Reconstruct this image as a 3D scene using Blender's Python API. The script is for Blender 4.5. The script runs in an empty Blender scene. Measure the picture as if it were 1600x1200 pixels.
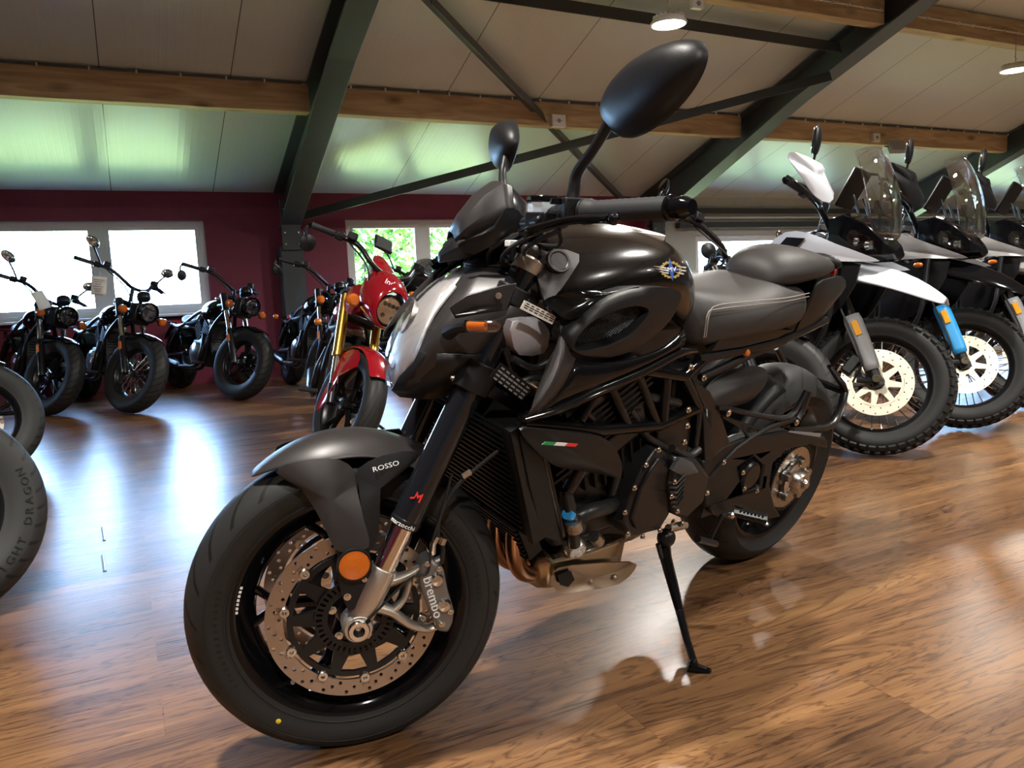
import bpy, math, random
from mathutils import Matrix, Vector, geometry
PI = math.pi
R = math.radians
V = Vector
random.seed(7)
SC = bpy.context.scene
COL = SC.collection

# ---------------------------------------------------------------- camera, sky, sun, exposure
CAM_M = [[0.89302187, -0.44774738, -0.04510248], [-0.09603266, -0.09169488, -0.99114569], [0.43964722, 0.88944608, -0.12488390]]   # rows: image right, image down, view direction
CAM_H = 0.87853
cam_data = bpy.data.cameras.new('camera'); cam = bpy.data.objects.new('camera', cam_data); COL.objects.link(cam)
cam_data.sensor_width = 36.0; cam_data.lens = 27.43098; cam_data.clip_start = 0.05; cam_data.clip_end = 400
r_, d_, f_ = [V(r) for r in CAM_M]
cm = Matrix((r_, -d_, -f_)).transposed().to_4x4(); cm.translation = (0, 0, CAM_H)
cam.matrix_world = cm
SC.camera = cam
SC.view_settings.view_transform = 'Standard'; SC.view_settings.look = 'None'
SC.view_settings.gamma = 1.0; SC.view_settings.use_curve_mapping = False
SC.view_settings.exposure = 0.88

world = bpy.data.worlds.new('sky'); SC.world = world; world.use_nodes = True
wn = world.node_tree.nodes; wl = world.node_tree.links; wn.clear()
wo = wn.new('ShaderNodeOutputWorld'); wb = wn.new('ShaderNodeBackground'); wr = wn.new('ShaderNodeValToRGB')
wt = wn.new('ShaderNodeTexCoord'); ws = wn.new('ShaderNodeSeparateXYZ')
wl.new(wt.outputs['Generated'], ws.inputs[0]); wl.new(ws.outputs['Z'], wr.inputs[0])
wr.color_ramp.elements[0].position = 0.0; wr.color_ramp.elements[0].color = (0.40, 0.64, 1.0, 1)
wr.color_ramp.elements[1].position = 0.5; wr.color_ramp.elements[1].color = (0.30, 0.52, 1.0, 1)
wl.new(wr.outputs[0], wb.inputs['Color']); wb.inputs['Strength'].default_value = 30
wl.new(wb.outputs[0], wo.inputs[0])

sd = bpy.data.lights.new('sun', 'SUN'); sd.energy = 30.0; sd.angle = R(0.6); sd.color = (1.0, 0.95, 0.85)
sun = bpy.data.objects.new('sun', sd); COL.objects.link(sun)
sun.rotation_euler = (R(38), 0, R(20))      # shines down from behind the camera side, onto the field outside the windows

def portal(x0, x1, z0, z1, y):
    d = bpy.data.lights.new('window_portal', 'AREA'); d.shape = 'RECTANGLE'; d.size = x1 - x0; d.size_y = z1 - z0
    d.cycles.is_portal = True
    o = bpy.data.objects.new('window_portal', d); COL.objects.link(o)
    o.location = ((x0 + x1) / 2, y, (z0 + z1) / 2); o.rotation_euler = (R(-90), 0, 0)   # looks into the room (-y)
    return o
EAVE_Y = 8.82; EAVE_Z = 1.99; SLOPE = math.tan(R(19.5)); RIDGE_Y = -0.6
WINDOWS = [(-1.15, 0.87, 0.75, 1.70), (2.36, 4.45, 0.75, 1.70), (7.35, 10.7, 0.75, 1.47), (12.2, 16.0, 0.75, 1.47), (-5.4, -2.9, 0.75, 1.70)]
for w_ in WINDOWS: portal(w_[0], w_[1], w_[2], w_[3], EAVE_Y + 0.12)
def roof_z(y): return EAVE_Z + (EAVE_Y - y) * SLOPE if y > RIDGE_Y else EAVE_Z + (EAVE_Y - RIDGE_Y) * SLOPE - (RIDGE_Y - y) * SLOPE

# ---------------------------------------------------------------- mesh helpers
class G:
    def __init__(s): s.v = []; s.f = []
    def add(s, vs, fs, m=None):
        k = len(s.v)
        s.v += [tuple(m @ V(p)) for p in vs] if m is not None else [tuple(p) for p in vs]
        s.f += [tuple(i + k for i in f) for f in fs]
        return s
    def merge(s, g, m=None): return s.add(g.v, g.f, m)
    def mir(s):                                  # add the mirror image across y = 0
        k = len(s.v); n = len(s.f)
        s.v += [(x, -y, z) for x, y, z in s.v[:k]]
        s.f += [tuple(i + k for i in reversed(f)) for f in s.f[:n]]
        return s
    def flip(s):
        t = G(); t.v = [(x, -y, z) for x, y, z in s.v]; t.f = [tuple(reversed(f)) for f in s.f]; return t

def box(g, c, s, rot=None, taper=None):
    x, y, z = s[0] / 2, s[1] / 2, s[2] / 2
    tx, ty = taper or (1, 1)
    vs = [(-x, -y, -z), (x, -y, -z), (x, y, -z), (-x, y, -z), (-x * tx, -y * ty, z), (x * tx, -y * ty, z), (x * tx, y * ty, z), (-x * tx, y * ty, z)]
    m = Matrix.Translation(c) @ (rot.to_4x4() if rot is not None else Matrix())
    return g.add(vs, [(0, 3, 2, 1), (4, 5, 6, 7), (0, 1, 5, 4), (1, 2, 6, 5), (2, 3, 7, 6), (3, 0, 4, 7)], m)
def E3(x=0, y=0, z=0):
    from mathutils import Euler
    return Euler((R(x), R(y), R(z))).to_matrix()
def catmull(p, n=6, closed=False):
    p = [V(q) for q in p]; out = []; L = len(p)
    if L < 3: return p
    rng = range(L if closed else L - 1)
    for i in rng:
        if closed: a, b, c, d = p[(i - 1) % L], p[i], p[(i + 1) % L], p[(i + 2) % L]
        else:
            b, c = p[i], p[i + 1]; a = p[i - 1] if i else b * 2 - c; d = p[i + 2] if i + 2 < L else c * 2 - b
        for k in range(n):
            t = k / n
            out.append(0.5 * ((2 * b) + (c - a) * t + (2 * a - 5 * b + 4 * c - d) * t * t + (3 * b - a - 3 * c + d) * t ** 3))
    if not closed: out.append(p[-1])
    return out
def tube(g, pts, r, n=10, cap=True, sm=0, closed=False, sq=None):
    pts = [V(q) for q in pts]
    if sm:
        if isinstance(r, (list, tuple)):
            rr = []; L = len(pts)
            for i in range(L if closed else L - 1):
                for k in range(sm): t = k / sm; rr.append(r[i] * (1 - t) + r[(i + 1) % L] * t)
            if not closed: rr.append(r[-1])
            r = rr
        pts = catmull(pts, sm, closed)
    L = len(pts); rs = r if isinstance(r, (list, tuple)) else [r] * L
    def tan(i):
        if closed: return (pts[(i + 1) % L] - pts[i - 1]).normalized()
        return (pts[min(i + 1, L - 1)] - pts[max(i - 1, 0)]).normalized()
    t0 = tan(0); u = t0.orthogonal().normalized() if sq is None else (V(sq[0]) - t0 * V(sq[0]).dot(t0)).normalized()
    vs = []; a_ = sq[1] if sq else 1.0
    for i in range(L):
        t = tan(i); u = (u - t * u.dot(t)); u = u.normalized() if u.length > 1e-6 else t.orthogonal().normalized(); w = t.cross(u)
        for k in range(n):
            a = 2 * PI * (k + 0.5) / n; vs.append(pts[i] + (u * math.cos(a) + w * math.sin(a) * a_) * rs[i])
    fs = []
    for i in range(L if closed else L - 1):
        j = (i + 1) % L
        for k in range(n): k2 = (k + 1) % n; fs.append((i * n + k, i * n + k2, j * n + k2, j * n + k))
    if cap and not closed: fs += [tuple(range(n - 1, -1, -1)), tuple((L - 1) * n + k for k in range(n))]
    return g.add(vs, fs)
def frame(axis):
    z = V(axis).normalized(); x = (V((0, 0, 1)) if abs(z.z) < 0.9 else V((1, 0, 0))).cross(z).normalized(); y = z.cross(x)
    return Matrix((x, y, z)).transposed()
def lathe(g, prof, c=(0, 0, 0), axis=(0, 1, 0), n=48, closed=False, cap=True, a0=0, a1=2 * PI):
    m = Matrix.Translation(c) @ frame(axis).to_4x4(); full = abs(a1 - a0 - 2 * PI) < 1e-6
    N = n if full else n + 1; vs = []
    for k in range(N):
        a = a0 + (a1 - a0) * k / n
        for r, h in prof: vs.append((r * math.cos(a), r * math.sin(a), h))
    P = len(prof); fs = []
    for k in range(n):
        k2 = (k + 1) % N
        for i in range(P if closed else P - 1): j = (i + 1) % P; fs.append((k * P + i, k2 * P + i, k2 * P + j, k * P + j))
    if cap and not closed and full:
        if prof[0][0] > 1e-6: fs.append(tuple(k * P for k in range(N - 1, -1, -1)))
        if prof[-1][0] > 1e-6: fs.append(tuple(k * P + P - 1 for k in range(N)))
    return g.add(vs, fs, m)
def cyl(g, a, b, r, n=16): return tube(g, [a, b], r, n)
def ball(g, c, r, rot=None, nu=16, nv=10):
    if not isinstance(r, (tuple, list)): r = (r, r, r)
    vs = [(0, 0, r[2])]; fs = []
    for i in range(1, nv):
        t = PI * i / nv
        for k in range(nu): a = 2 * PI * k / nu; vs.append((r[0] * math.sin(t) * math.cos(a), r[1] * math.sin(t) * math.sin(a), r[2] * math.cos(t)))
    vs.append((0, 0, -r[2]))
    for k in range(nu): fs.append((0, 1 + k, 1 + (k + 1) % nu))
    for i in range(nv - 2):
        for k in range(nu): k2 = (k + 1) % nu; fs.append((1 + i * nu + k, 1 + (i + 1) * nu + k, 1 + (i + 1) * nu + k2, 1 + i * nu + k2))
    L = len(vs) - 1
    for k in range(nu): fs.append((L, 1 + (nv - 2) * nu + (k + 1) % nu, 1 + (nv - 2) * nu + k))
    return g.add(vs, fs, Matrix.Translation(c) @ (rot.to_4x4() if rot is not None else Matrix()))
def plate(g, loops, t, m=None):
    """flat plate with holes: 2-D loops in local x,y (first the outline), thickness t along local z"""
    flat = [V((p[0], p[1], 0)) for L in loops for p in L]
    tris = geometry.tessellate_polygon([[V((p[0], p[1], 0)) for p in L] for L in loops])
    n = len(flat)
    vs = [(p.x, p.y, t / 2) for p in flat] + [(p.x, p.y, -t / 2) for p in flat]; fs = []
    for a, b, c in tris:
        nz = (flat[b] - flat[a]).cross(flat[c] - flat[a]).z
        if nz < 0: b, c = c, b
        fs.append((a, b, c)); fs.append((c + n, b + n, a + n))
    k = 0
    for li, L in enumerate(loops):
        m_ = len(L); ar = sum(L[i][0] * L[(i + 1) % m_][1] - L[(i + 1) % m_][0] * L[i][1] for i in range(m_))
        ccw = ar > 0
        for i in range(m_):
            a, b = k + i, k + (i + 1) % m_
            q = (b, a, a + n, b + n)
            fs.append(q if (ccw == (li == 0)) else tuple(reversed(q)))
        k += m_
    return g.add(vs, fs, m)
def circ(r, n=24, c=(0, 0), a0=0): return [(c[0] + r * math.cos(a0 + 2 * PI * k / n), c[1] + r * math.sin(a0 + 2 * PI * k / n)) for k in range(n)]
XZ = Matrix(((1, 0, 0, 0), (0, 0, 1, 0), (0, 1, 0, 0), (0, 0, 0, 1)))   # local x,y,z -> x,z,y (a mirror, so faces are turned round)
def xzplate(g, loops, y, t):
    """plate lying in the x-z plane, thickness t centred on y"""
    h = G(); plate(h, loops, t)
    h.f = [tuple(reversed(f)) for f in h.f]
    return g.merge(h, Matrix.Translation((0, y, 0)) @ XZ)
def sheet(g, rows, cu=False, cv=False):
    """surface through rows of points"""
    nr, nc = len(rows), len(rows[0]); vs = [p for r in rows for p in r]; fs = []
    for i in range(nr if cv else nr - 1):
        i2 = (i + 1) % nr
        for k in range(nc if cu else nc - 1): k2 = (k + 1) % nc; fs.append((i * nc + k, i * nc + k2, i2 * nc + k2, i2 * nc + k))
    return g.add(vs, fs)
def loft(g, rings, cap=True):
    sheet(g, rings, cu=True); n = len(rings[0]); k = len(g.v) - n * len(rings)
    if cap: g.f += [tuple(k + i for i in range(n - 1, -1, -1)), tuple(k + (len(rings) - 1) * n + i for i in range(n))]
    return g
def half(pts):
    """ring from a half profile of (x,y,z) points, top centre to bottom, mirrored over y = 0"""
    l = [tuple(p) for p in pts]; return l + [(x, -y, z) for x, y, z in reversed(l) if abs(y) > 1e-6]
def panel(g, out, bulge=0.01, th=0.004, nrm=None, sm=0, rings=3, closed_back=True):
    """a shell over a closed outline of 3-D points, domed by bulge, with thickness th"""
    P = [V(p) for p in out]
    if sm: P = catmull(P, sm, True)
    c = sum(P, V()) / len(P); nn = V()
    for i in range(len(P)): nn += (P[i] - c).cross(P[(i + 1) % len(P)] - c)
    nn.normalize()
    if nrm is not None and nn.dot(V(nrm)) < 0: P.reverse(); nn = -nn
    n = len(P); rows = [[p - nn * th for p in P], P]
    for k in range(1, rings):
        s = 1 - k / rings; rows.append([c + (p - c) * s + nn * bulge * (1 - s * s) for p in P])
    b = len(g.v); sheet(g, [[tuple(q) for q in r] for r in rows], cu=True)
    g.v.append(tuple(c + nn * bulge)); ci = len(g.v) - 1; last = b + (len(rows) - 1) * n
    for i in range(n): g.f.append((last + i, last + (i + 1) % n, ci))
    if closed_back: g.f.append(tuple(b + i for i in range(n - 1, -1, -1)))
    return g

FRAME = [Matrix()]
ACC = {}
def mk(name, g, mat, parent=None, at=None, smooth=35, bevel=0, sub=0, solid=0, label=None, frame_=None, **props):
    me = bpy.data.meshes.new(name); at = V(at or (0, 0, 0))
    me.from_pydata([tuple(V(p) - at) for p in g.v], [], g.f); me.update()
    if smooth:
        me.shade_smooth(); me.set_sharp_from_angle(angle=R(smooth))
    mats = mat if isinstance(mat, (list, tuple)) else [mat]
    for m in mats: me.materials.append(m)
    o = bpy.data.objects.new(name, me); COL.objects.link(o)
    F = (FRAME[-1] if frame_ is None else frame_) @ Matrix.Translation(at)
    if parent is not None:
        o.parent = parent; pa = ACC.get(parent.name, Matrix()); o.matrix_local = pa.inverted() @ F
    else: o.matrix_local = F
    ACC[o.name] = F
    if solid: m = o.modifiers.new('solid', 'SOLIDIFY'); m.thickness = solid; m.offset = -1
    if bevel: m = o.modifiers.new('bevel', 'BEVEL'); m.width = bevel; m.segments = 2; m.limit_method = 'ANGLE'; m.angle_limit = R(40)
    if sub: m = o.modifiers.new('sub', 'SUBSURF'); m.levels = sub; m.render_levels = sub
    if label: o['label'] = label
    for k, v in props.items(): o[k] = v
    return o
def split(g):
    """connected pieces of a G"""
    par = list(range(len(g.v)))
    def find(a):
        while par[a] != a: par[a] = par[par[a]]; a = par[a]
        return a
    for f in g.f:
        r = find(f[0])
        for i in f[1:]: par[find(i)] = r
    out = {}
    for f in g.f: out.setdefault(find(f[0]), []).append(f)
    res = []
    for fs in out.values():
        ids = sorted({i for f in fs for i in f}); k = {v: n for n, v in enumerate(ids)}; h = G(); h.v = [g.v[i] for i in ids]; h.f = [tuple(k[i] for i in f) for f in fs]; res.append(h)
    return res
def empty(name, m, label, cat, group=None):
    o = bpy.data.objects.new(name, None); COL.objects.link(o); o.empty_display_size = 0.1
    o.matrix_local = m; o['label'] = label; o['category'] = cat
    if group: o['group'] = group
    ACC[o.name] = Matrix(); return o
def copy_tree(o, parent=None):
    c = o.copy(); COL.objects.link(c); c.parent = parent
    if parent is not None: c.matrix_parent_inverse = o.matrix_parent_inverse.copy()
    for ch in list(o.children): copy_tree(ch, c)
    return c
def text(s, size, ext=0.0006, sx=1.0, shear=0.0, bold=0.0):
    cu = bpy.data.curves.new('t', 'FONT'); cu.body = s; cu.size = size; cu.extrude = ext; cu.align_x = 'CENTER'; cu.align_y = 'CENTER'
    cu.shear = shear; cu.offset = bold; cu.resolution_u = 2
    o = bpy.data.objects.new('t', cu); COL.objects.link(o)
    dg = bpy.context.evaluated_depsgraph_get(); me = bpy.data.meshes.new_from_object(o.evaluated_get(dg))
    g = G(); g.add([(v.co.x * sx, v.co.y, v.co.z) for v in me.vertices], [tuple(p.vertices) for p in me.polygons])
    bpy.data.objects.remove(o); bpy.data.meshes.remove(me); bpy.data.curves.remove(cu)
    return g
def face_m(o, u, n):
    """matrix: local x along u, local z along normal n, origin o"""
    z = V(n).normalized(); x = (V(u) - z * V(u).dot(z)).normalized(); y = z.cross(x)
    m = Matrix((x, y, z)).transposed().to_4x4(); m.translation = o; return m

# ---------------------------------------------------------------- materials
def nodes_of(m): m.use_nodes = True; return m.node_tree.nodes, m.node_tree.links
def pbr(name, col, rough=0.4, metal=0.0, coat=0.0, emit=None, es=0, trans=0, bump=0, bscale=200, alpha=1, var=0.06, spec=0.5, ior=1.45, flake=0):
    m = bpy.data.materials.new(name); n, l = nodes_of(m); b = n['Principled BSDF']
    b.inputs['Base Color'].default_value = (*col, 1); b.inputs['Metallic'].default_value = metal
    b.inputs['Coat Weight'].default_value = coat; b.inputs['Coat Roughness'].default_value = 0.03
    b.inputs['Transmission Weight'].default_value = trans; b.inputs['Alpha'].default_value = alpha; b.inputs['IOR'].default_value = ior
    b.inputs['Specular IOR Level'].default_value = spec
    tc = n.new('ShaderNodeTexCoord'); nz = n.new('ShaderNodeTexNoise'); nz.inputs['Scale'].default_value = bscale if bump else 30
    l.new(tc.outputs['Object'], nz.inputs['Vector'])
    mr = n.new('ShaderNodeMapRange'); mr.inputs['To Min'].default_value = max(0.0, rough - var * rough * 2); mr.inputs['To Max'].default_value = min(1, rough + var * rough * 2)
    l.new(nz.outputs['Fac'], mr.inputs['Value']); l.new(mr.outputs[0], b.inputs['Roughness'])
    if bump:
        bp = n.new('ShaderNodeBump'); bp.inputs['Strength'].default_value = bump; bp.inputs['Distance'].default_value = 0.001
        l.new(nz.outputs['Fac'], bp.inputs['Height']); l.new(bp.outputs[0], b.inputs['Normal'])
    if flake:
        vz = n.new('ShaderNodeTexVoronoi'); vz.inputs['Scale'].default_value = 900; l.new(tc.outputs['Object'], vz.inputs['Vector'])
        mx = n.new('ShaderNodeMapRange'); mx.inputs['From Min'].default_value = 0.0; mx.inputs['From Max'].default_value = 1.0
        mx.inputs['To Min'].default_value = 0.2; mx.inputs['To Max'].default_value = 0.2 + flake
        l.new(vz.outputs['Color'], mx.inputs['Value']); l.new(mx.outputs[0], b.inputs['Metallic'])
    if emit: b.inputs['Emission Color'].default_value = (*emit, 1); b.inputs['Emission Strength'].default_value = es
    return m
def math_(n, l, op, a, b=None, c=None):
    x = n.new('ShaderNodeMath'); x.operation = op
    for i, q in enumerate((a, b, c)):
        if q is None: continue
        if isinstance(q, (int, float)): x.inputs[i].default_value = q
        else: l.new(q, x.inputs[i])
    return x.outputs[0]
M = {}
M['black_gloss'] = pbr('black_gloss_paint', (0.004, 0.004, 0.005), 0.09, spec=0.35)
M['black_flake'] = pbr('black_metallic_paint', (0.009, 0.008, 0.008), 0.2, coat=0.5, flake=0.5)
M['matte_grey'] = pbr('matte_graphite_paint', (0.030, 0.026, 0.026), 0.40, metal=0.2, spec=0.5)
M['matte_black'] = pbr('matte_black_plastic', (0.009, 0.009, 0.010), 0.42, spec=0.35, bump=0.15, bscale=700)
M['satin_black'] = pbr('satin_black_metal', (0.008, 0.008, 0.009), 0.30, spec=0.4)
M['anod_black'] = pbr('black_anodised_tube', (0.008, 0.009, 0.012), 0.16, coat=0.4)
M['dark_void'] = pbr('dark_metal_and_shade', (0.006, 0.006, 0.006), 0.5, spec=0.3)  # dark metal; also paints the shade in the axle bore and shield opening
M['engine'] = pbr('engine_casting_black', (0.010, 0.010, 0.011), 0.34, spec=0.45, bump=0.3, bscale=400)
M['rubber'] = pbr('tyre_rubber', (0.016, 0.016, 0.016), 0.6, spec=0.35, bump=0.2, bscale=500)
M['grip'] = pbr('grip_rubber', (0.024, 0.024, 0.025), 0.6, spec=.35, bump=0.3, bscale=300)
M['chrome'] = pbr('chrome', (0.78, 0.77, 0.76), 0.08, metal=1.0)
M['steel'] = pbr('brushed_steel', (0.52, 0.49, 0.46), 0.28, metal=1.0, bump=0.1, bscale=300)
M['disc'] = pbr('brake_disc_steel', (0.40, 0.345, 0.30), 0.34, metal=1.0, bump=0.15, bscale=250)
M['disc_bright'] = pbr('bright_brake_disc', (0.80, 0.76, 0.62), 0.32, metal=0.85)
M['cast_alu'] = pbr('cast_aluminium', (0.56, 0.52, 0.47), 0.38, metal=0.9, bump=0.3, bscale=500)
M['bolt'] = pbr('zinc_bolt', (0.62, 0.60, 0.57), 0.25, metal=1.0)
M['caliper'] = pbr('caliper_grey', (0.20, 0.195, 0.19), 0.38, metal=0.6, bump=0.25, bscale=500)
M['copper'] = pbr('heat_tinted_header', (0.42, 0.24, 0.14), 0.25, metal=1.0)
M['exhaust'] = pbr('brushed_exhaust', (0.52, 0.46, 0.36), 0.24, metal=1.0, bump=0.15, bscale=300)
M['gold'] = pbr('gold_anodised_fork', (0.80, 0.52, 0.10), 0.25, metal=1.0)
M['red'] = pbr('red_gloss_paint', (0.26, 0.004, 0.012), 0.15, coat=1.0)
M['red_flat'] = pbr('red_decal', (0.70, 0.03, 0.03), 0.4)
M['white_flat'] = pbr('white_decal', (0.80, 0.80, 0.80), 0.4)
M['white_paint'] = pbr('white_gloss_paint', (0.72, 0.76, 0.84), 0.2, coat=0.7)
M['silver_paint'] = pbr('silver_paint', (0.46, 0.45, 0.45), 0.25, metal=0.5, coat=0.7)
M['grey_plastic'] = pbr('grey_plastic', (0.24, 0.24, 0.25), 0.45)
M['blue_plastic'] = pbr('blue_plastic', (0.03, 0.28, 0.62), 0.35)
M['orange'] = pbr('amber_reflector', (0.62, 0.14, 0.008), 0.2, coat=0.8, bump=0.6, bscale=300)
M['amber_lens'] = pbr('amber_lamp_lens', (0.55, 0.13, 0.015), 0.12, coat=1.0, spec=0.8)
M['seat'] = pbr('seat_vinyl', (0.028, 0.024, 0.023), 0.50, spec=0.45, bump=0.35, bscale=900)
M['stitch'] = pbr('grey_stitching', (0.32, 0.29, 0.27), 0.7)
M['hose'] = pbr('black_rubber_hose', (0.015, 0.015, 0.016), 0.35)
M['yellow'] = pbr('yellow_paint_dot', (0.75, 0.60, 0.03), 0.5)
M['green_flat'] = pbr('green_decal', (0.02, 0.28, 0.10), 0.4)
M['blue_flat'] = pbr('blue_decal', (0.05, 0.12, 0.50), 0.3)
M['gold_flat'] = pbr('gold_decal', (0.75, 0.55, 0.18), 0.3, metal=0.6)
M['cap'] = pbr('fuel_cap_aluminium', (0.74, 0.73, 0.68), 0.35, metal=0.2)
M['fluid'] = pbr('frosted_reservoir', (0.72, 0.82, 0.92), 0.3, spec=0.5)
M['frosted'] = pbr('pale_grey_plastic_tank', (0.42, 0.42, 0.46), 0.3, coat=0.3)
M['lamp_silver'] = pbr('reflector_sheen_silver', (0.80, 0.78, 0.76), 0.38, metal=0.6)  # silver stands in for window light caught by the headlamp lens
M['fork_amber'] = pbr('yellow_amber_reflector', (0.75, 0.33, 0.015), 0.2, coat=0.6)
M['mesh_grey'] = pbr('dark_wire_mesh', (0.05, 0.05, 0.055), 0.4, metal=0.5)
M['paper'] = pbr('white_paper_tag', (0.78, 0.78, 0.76), 0.8)
M['mirror'] = pbr('mirror_glass', (0.85, 0.86, 0.88), 0.02, metal=1.0)
M['frame_alu'] = pbr('grey_window_frame', (0.74, 0.75, 0.78), 0.4)
M['steel_beam'] = pbr('painted_steel_anthracite', (0.052, 0.062, 0.070), 0.38, bump=0.12, bscale=60)
M['bark'] = pbr('bark', (0.10, 0.07, 0.045), 0.9, bump=0.6, bscale=40)
M['conduit'] = pbr('grey_conduit', (0.10, 0.10, 0.10), 0.5)
M['conduit_white'] = pbr('white_conduit', (0.62, 0.60, 0.54), 0.5)
M['lamp_body'] = pbr('white_lamp_housing', (0.70, 0.70, 0.68), 0.4)
M['lamp_glow'] = pbr('lit_lamp_diffuser', (1, 1, 0.9), 0.4, emit=(1.0, 0.93, 0.72), es=14)
def glass(name, tint=(0.95, 0.97, 0.96), rough=0.0, f=0.06, mixmax=0.6):
    m = bpy.data.materials.new(name); n, l = nodes_of(m); n.remove(n['Principled BSDF']); out = n['Material Output']
    t = n.new('ShaderNodeBsdfTransparent'); t.inputs[0].default_value = (*tint, 1); g = n.new('ShaderNodeBsdfGlossy'); g.inputs['Roughness'].default_value = rough
    g.inputs[0].default_value = (1, 1, 1, 1)
    lw = n.new('ShaderNodeLayerWeight'); lw.inputs[0].default_value = 0.35; mr = n.new('ShaderNodeMapRange')
    mr.inputs['To Min'].default_value = f; mr.inputs['To Max'].default_value = mixmax
    nz = n.new('ShaderNodeTexNoise'); nz.inputs['Scale'].default_value = 3; bp = n.new('ShaderNodeBump'); bp.inputs['Strength'].default_value = 0.02
    l.new(nz.outputs['Fac'], bp.inputs['Height']); l.new(bp.outputs[0], g.inputs['Normal'])
    l.new(lw.outputs['Facing'], mr.inputs[0]); mx = n.new('ShaderNodeMixShader'); l.new(mr.outputs[0], mx.inputs[0])
    l.new(t.outputs[0], mx.inputs[1]); l.new(g.outputs[0], mx.inputs[2]); l.new(mx.outputs[0], out.inputs[0]); return m
M['glass'] = glass('window_glass'); M['lens'] = glass('clear_lamp_lens', (0.95, 0.95, 0.96), 0.04, 0.08, 0.35); M['screen'] = glass('clear_windscreen', (0.90, 0.90, 0.88), 0.02, 0.10, 0.85)
M['smoke'] = glass('smoked_windscreen', (0.35, 0.37, 0.40), 0.02, 0.10, 0.8)

def tyre_mat(name, N, k, lo, hi, width, R_, rim, lean=0.5):
    """bumped grooves, coloured darker for the shade in them, round the tread of a tyre whose object origin is its axle (axis y)"""
    m = bpy.data.materials.new(name); n, l = nodes_of(m); b = n['Principled BSDF']
    tc = n.new('ShaderNodeTexCoord'); sp = n.new('ShaderNodeSeparateXYZ'); l.new(tc.outputs['Object'], sp.inputs[0])
    X, Y, Z = sp.outputs
    ang = math_(n, l, 'ARCTAN2', Z, X); u = math_(n, l, 'MULTIPLY', ang, N / (2 * PI))
    ay = math_(n, l, 'ABSOLUTE', Y); sh = math_(n, l, 'MULTIPLY', ay, k); u = math_(n, l, 'ADD', u, sh); u = math_(n, l, 'ADD', u, 20.0)
    side = math_(n, l, 'GREATER_THAN', Y, 0.0); u = math_(n, l, 'ADD', u, math_(n, l, 'MULTIPLY', side, 0.5))
    fr = math_(n, l, 'FRACT', u); d = math_(n, l, 'ABSOLUTE', math_(n, l, 'SUBTRACT', fr, 0.5)); g1 = math_(n, l, 'LESS_THAN', d, width)
    a = math_(n, l, 'GREATER_THAN', ay, lo); c = math_(n, l, 'LESS_THAN', ay, hi); g1 = math_(n, l, 'MULTIPLY', g1, math_(n, l, 'MULTIPLY', a, c))
    rad = math_(n, l, 'SQRT', math_(n, l, 'ADD', math_(n, l, 'MULTIPLY', X, X), math_(n, l, 'MULTIPLY', Z, Z)))
    tr = math_(n, l, 'GREATER_THAN', rad, R_ - (R_ - rim) * lean); g1 = math_(n, l, 'MULTIPLY', g1, tr)
    nz = n.new('ShaderNodeTexNoise'); nz.inputs['Scale'].default_value = 9; nz.inputs['Detail'].default_value = 6; l.new(tc.outputs['Object'], nz.inputs['Vector'])
    h = math_(n, l, 'SUBTRACT', math_(n, l, 'MULTIPLY', nz.outputs['Fac'], 0.15), g1)
    bp = n.new('ShaderNodeBump'); bp.inputs['Strength'].default_value = 1.0; bp.inputs['Distance'].default_value = 0.004; l.new(h, bp.inputs['Height']); l.new(bp.outputs[0], b.inputs['Normal'])
    b.inputs['Specular IOR Level'].default_value = 0.28
    mx = n.new('ShaderNodeMixRGB'); l.new(g1, mx.inputs[0]); mx.inputs[1].default_value = (0.020, 0.020, 0.020, 1); mx.inputs[2].default_value = (0.006, 0.006, 0.006, 1)  # second colour paints the shade inside the grooves
    l.new(mx.outputs[0], b.inputs['Base Color'])
    mr = n.new('ShaderNodeMapRange'); mr.inputs['To Min'].default_value = 0.42; mr.inputs['To Max'].default_value = 0.62; l.new(nz.outputs['Fac'], mr.inputs[0]); l.new(mr.outputs[0], b.inputs['Roughness'])
    return m
M['tyre_sport'] = tyre_mat('sport_tyre_rubber', 26, 22, 0.012, 0.052, 0.075, 0.30, 0.216, 0.62)
M['tyre_sport_rear'] = tyre_mat('sport_rear_tyre_rubber', 20, 14, 0.016, 0.085, 0.05, 0.318, 0.216, 0.7)
M['tyre_cruiser'] = tyre_mat('cruiser_tyre_rubber', 34, 16, 0.006, 0.075, 0.10, 0.32, 0.203, 0.34)
M['tyre_street'] = tyre_mat('street_tyre_rubber', 16, 45, 0.006, 0.055, 0.045, 0.31, 0.216, 0.6)

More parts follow.
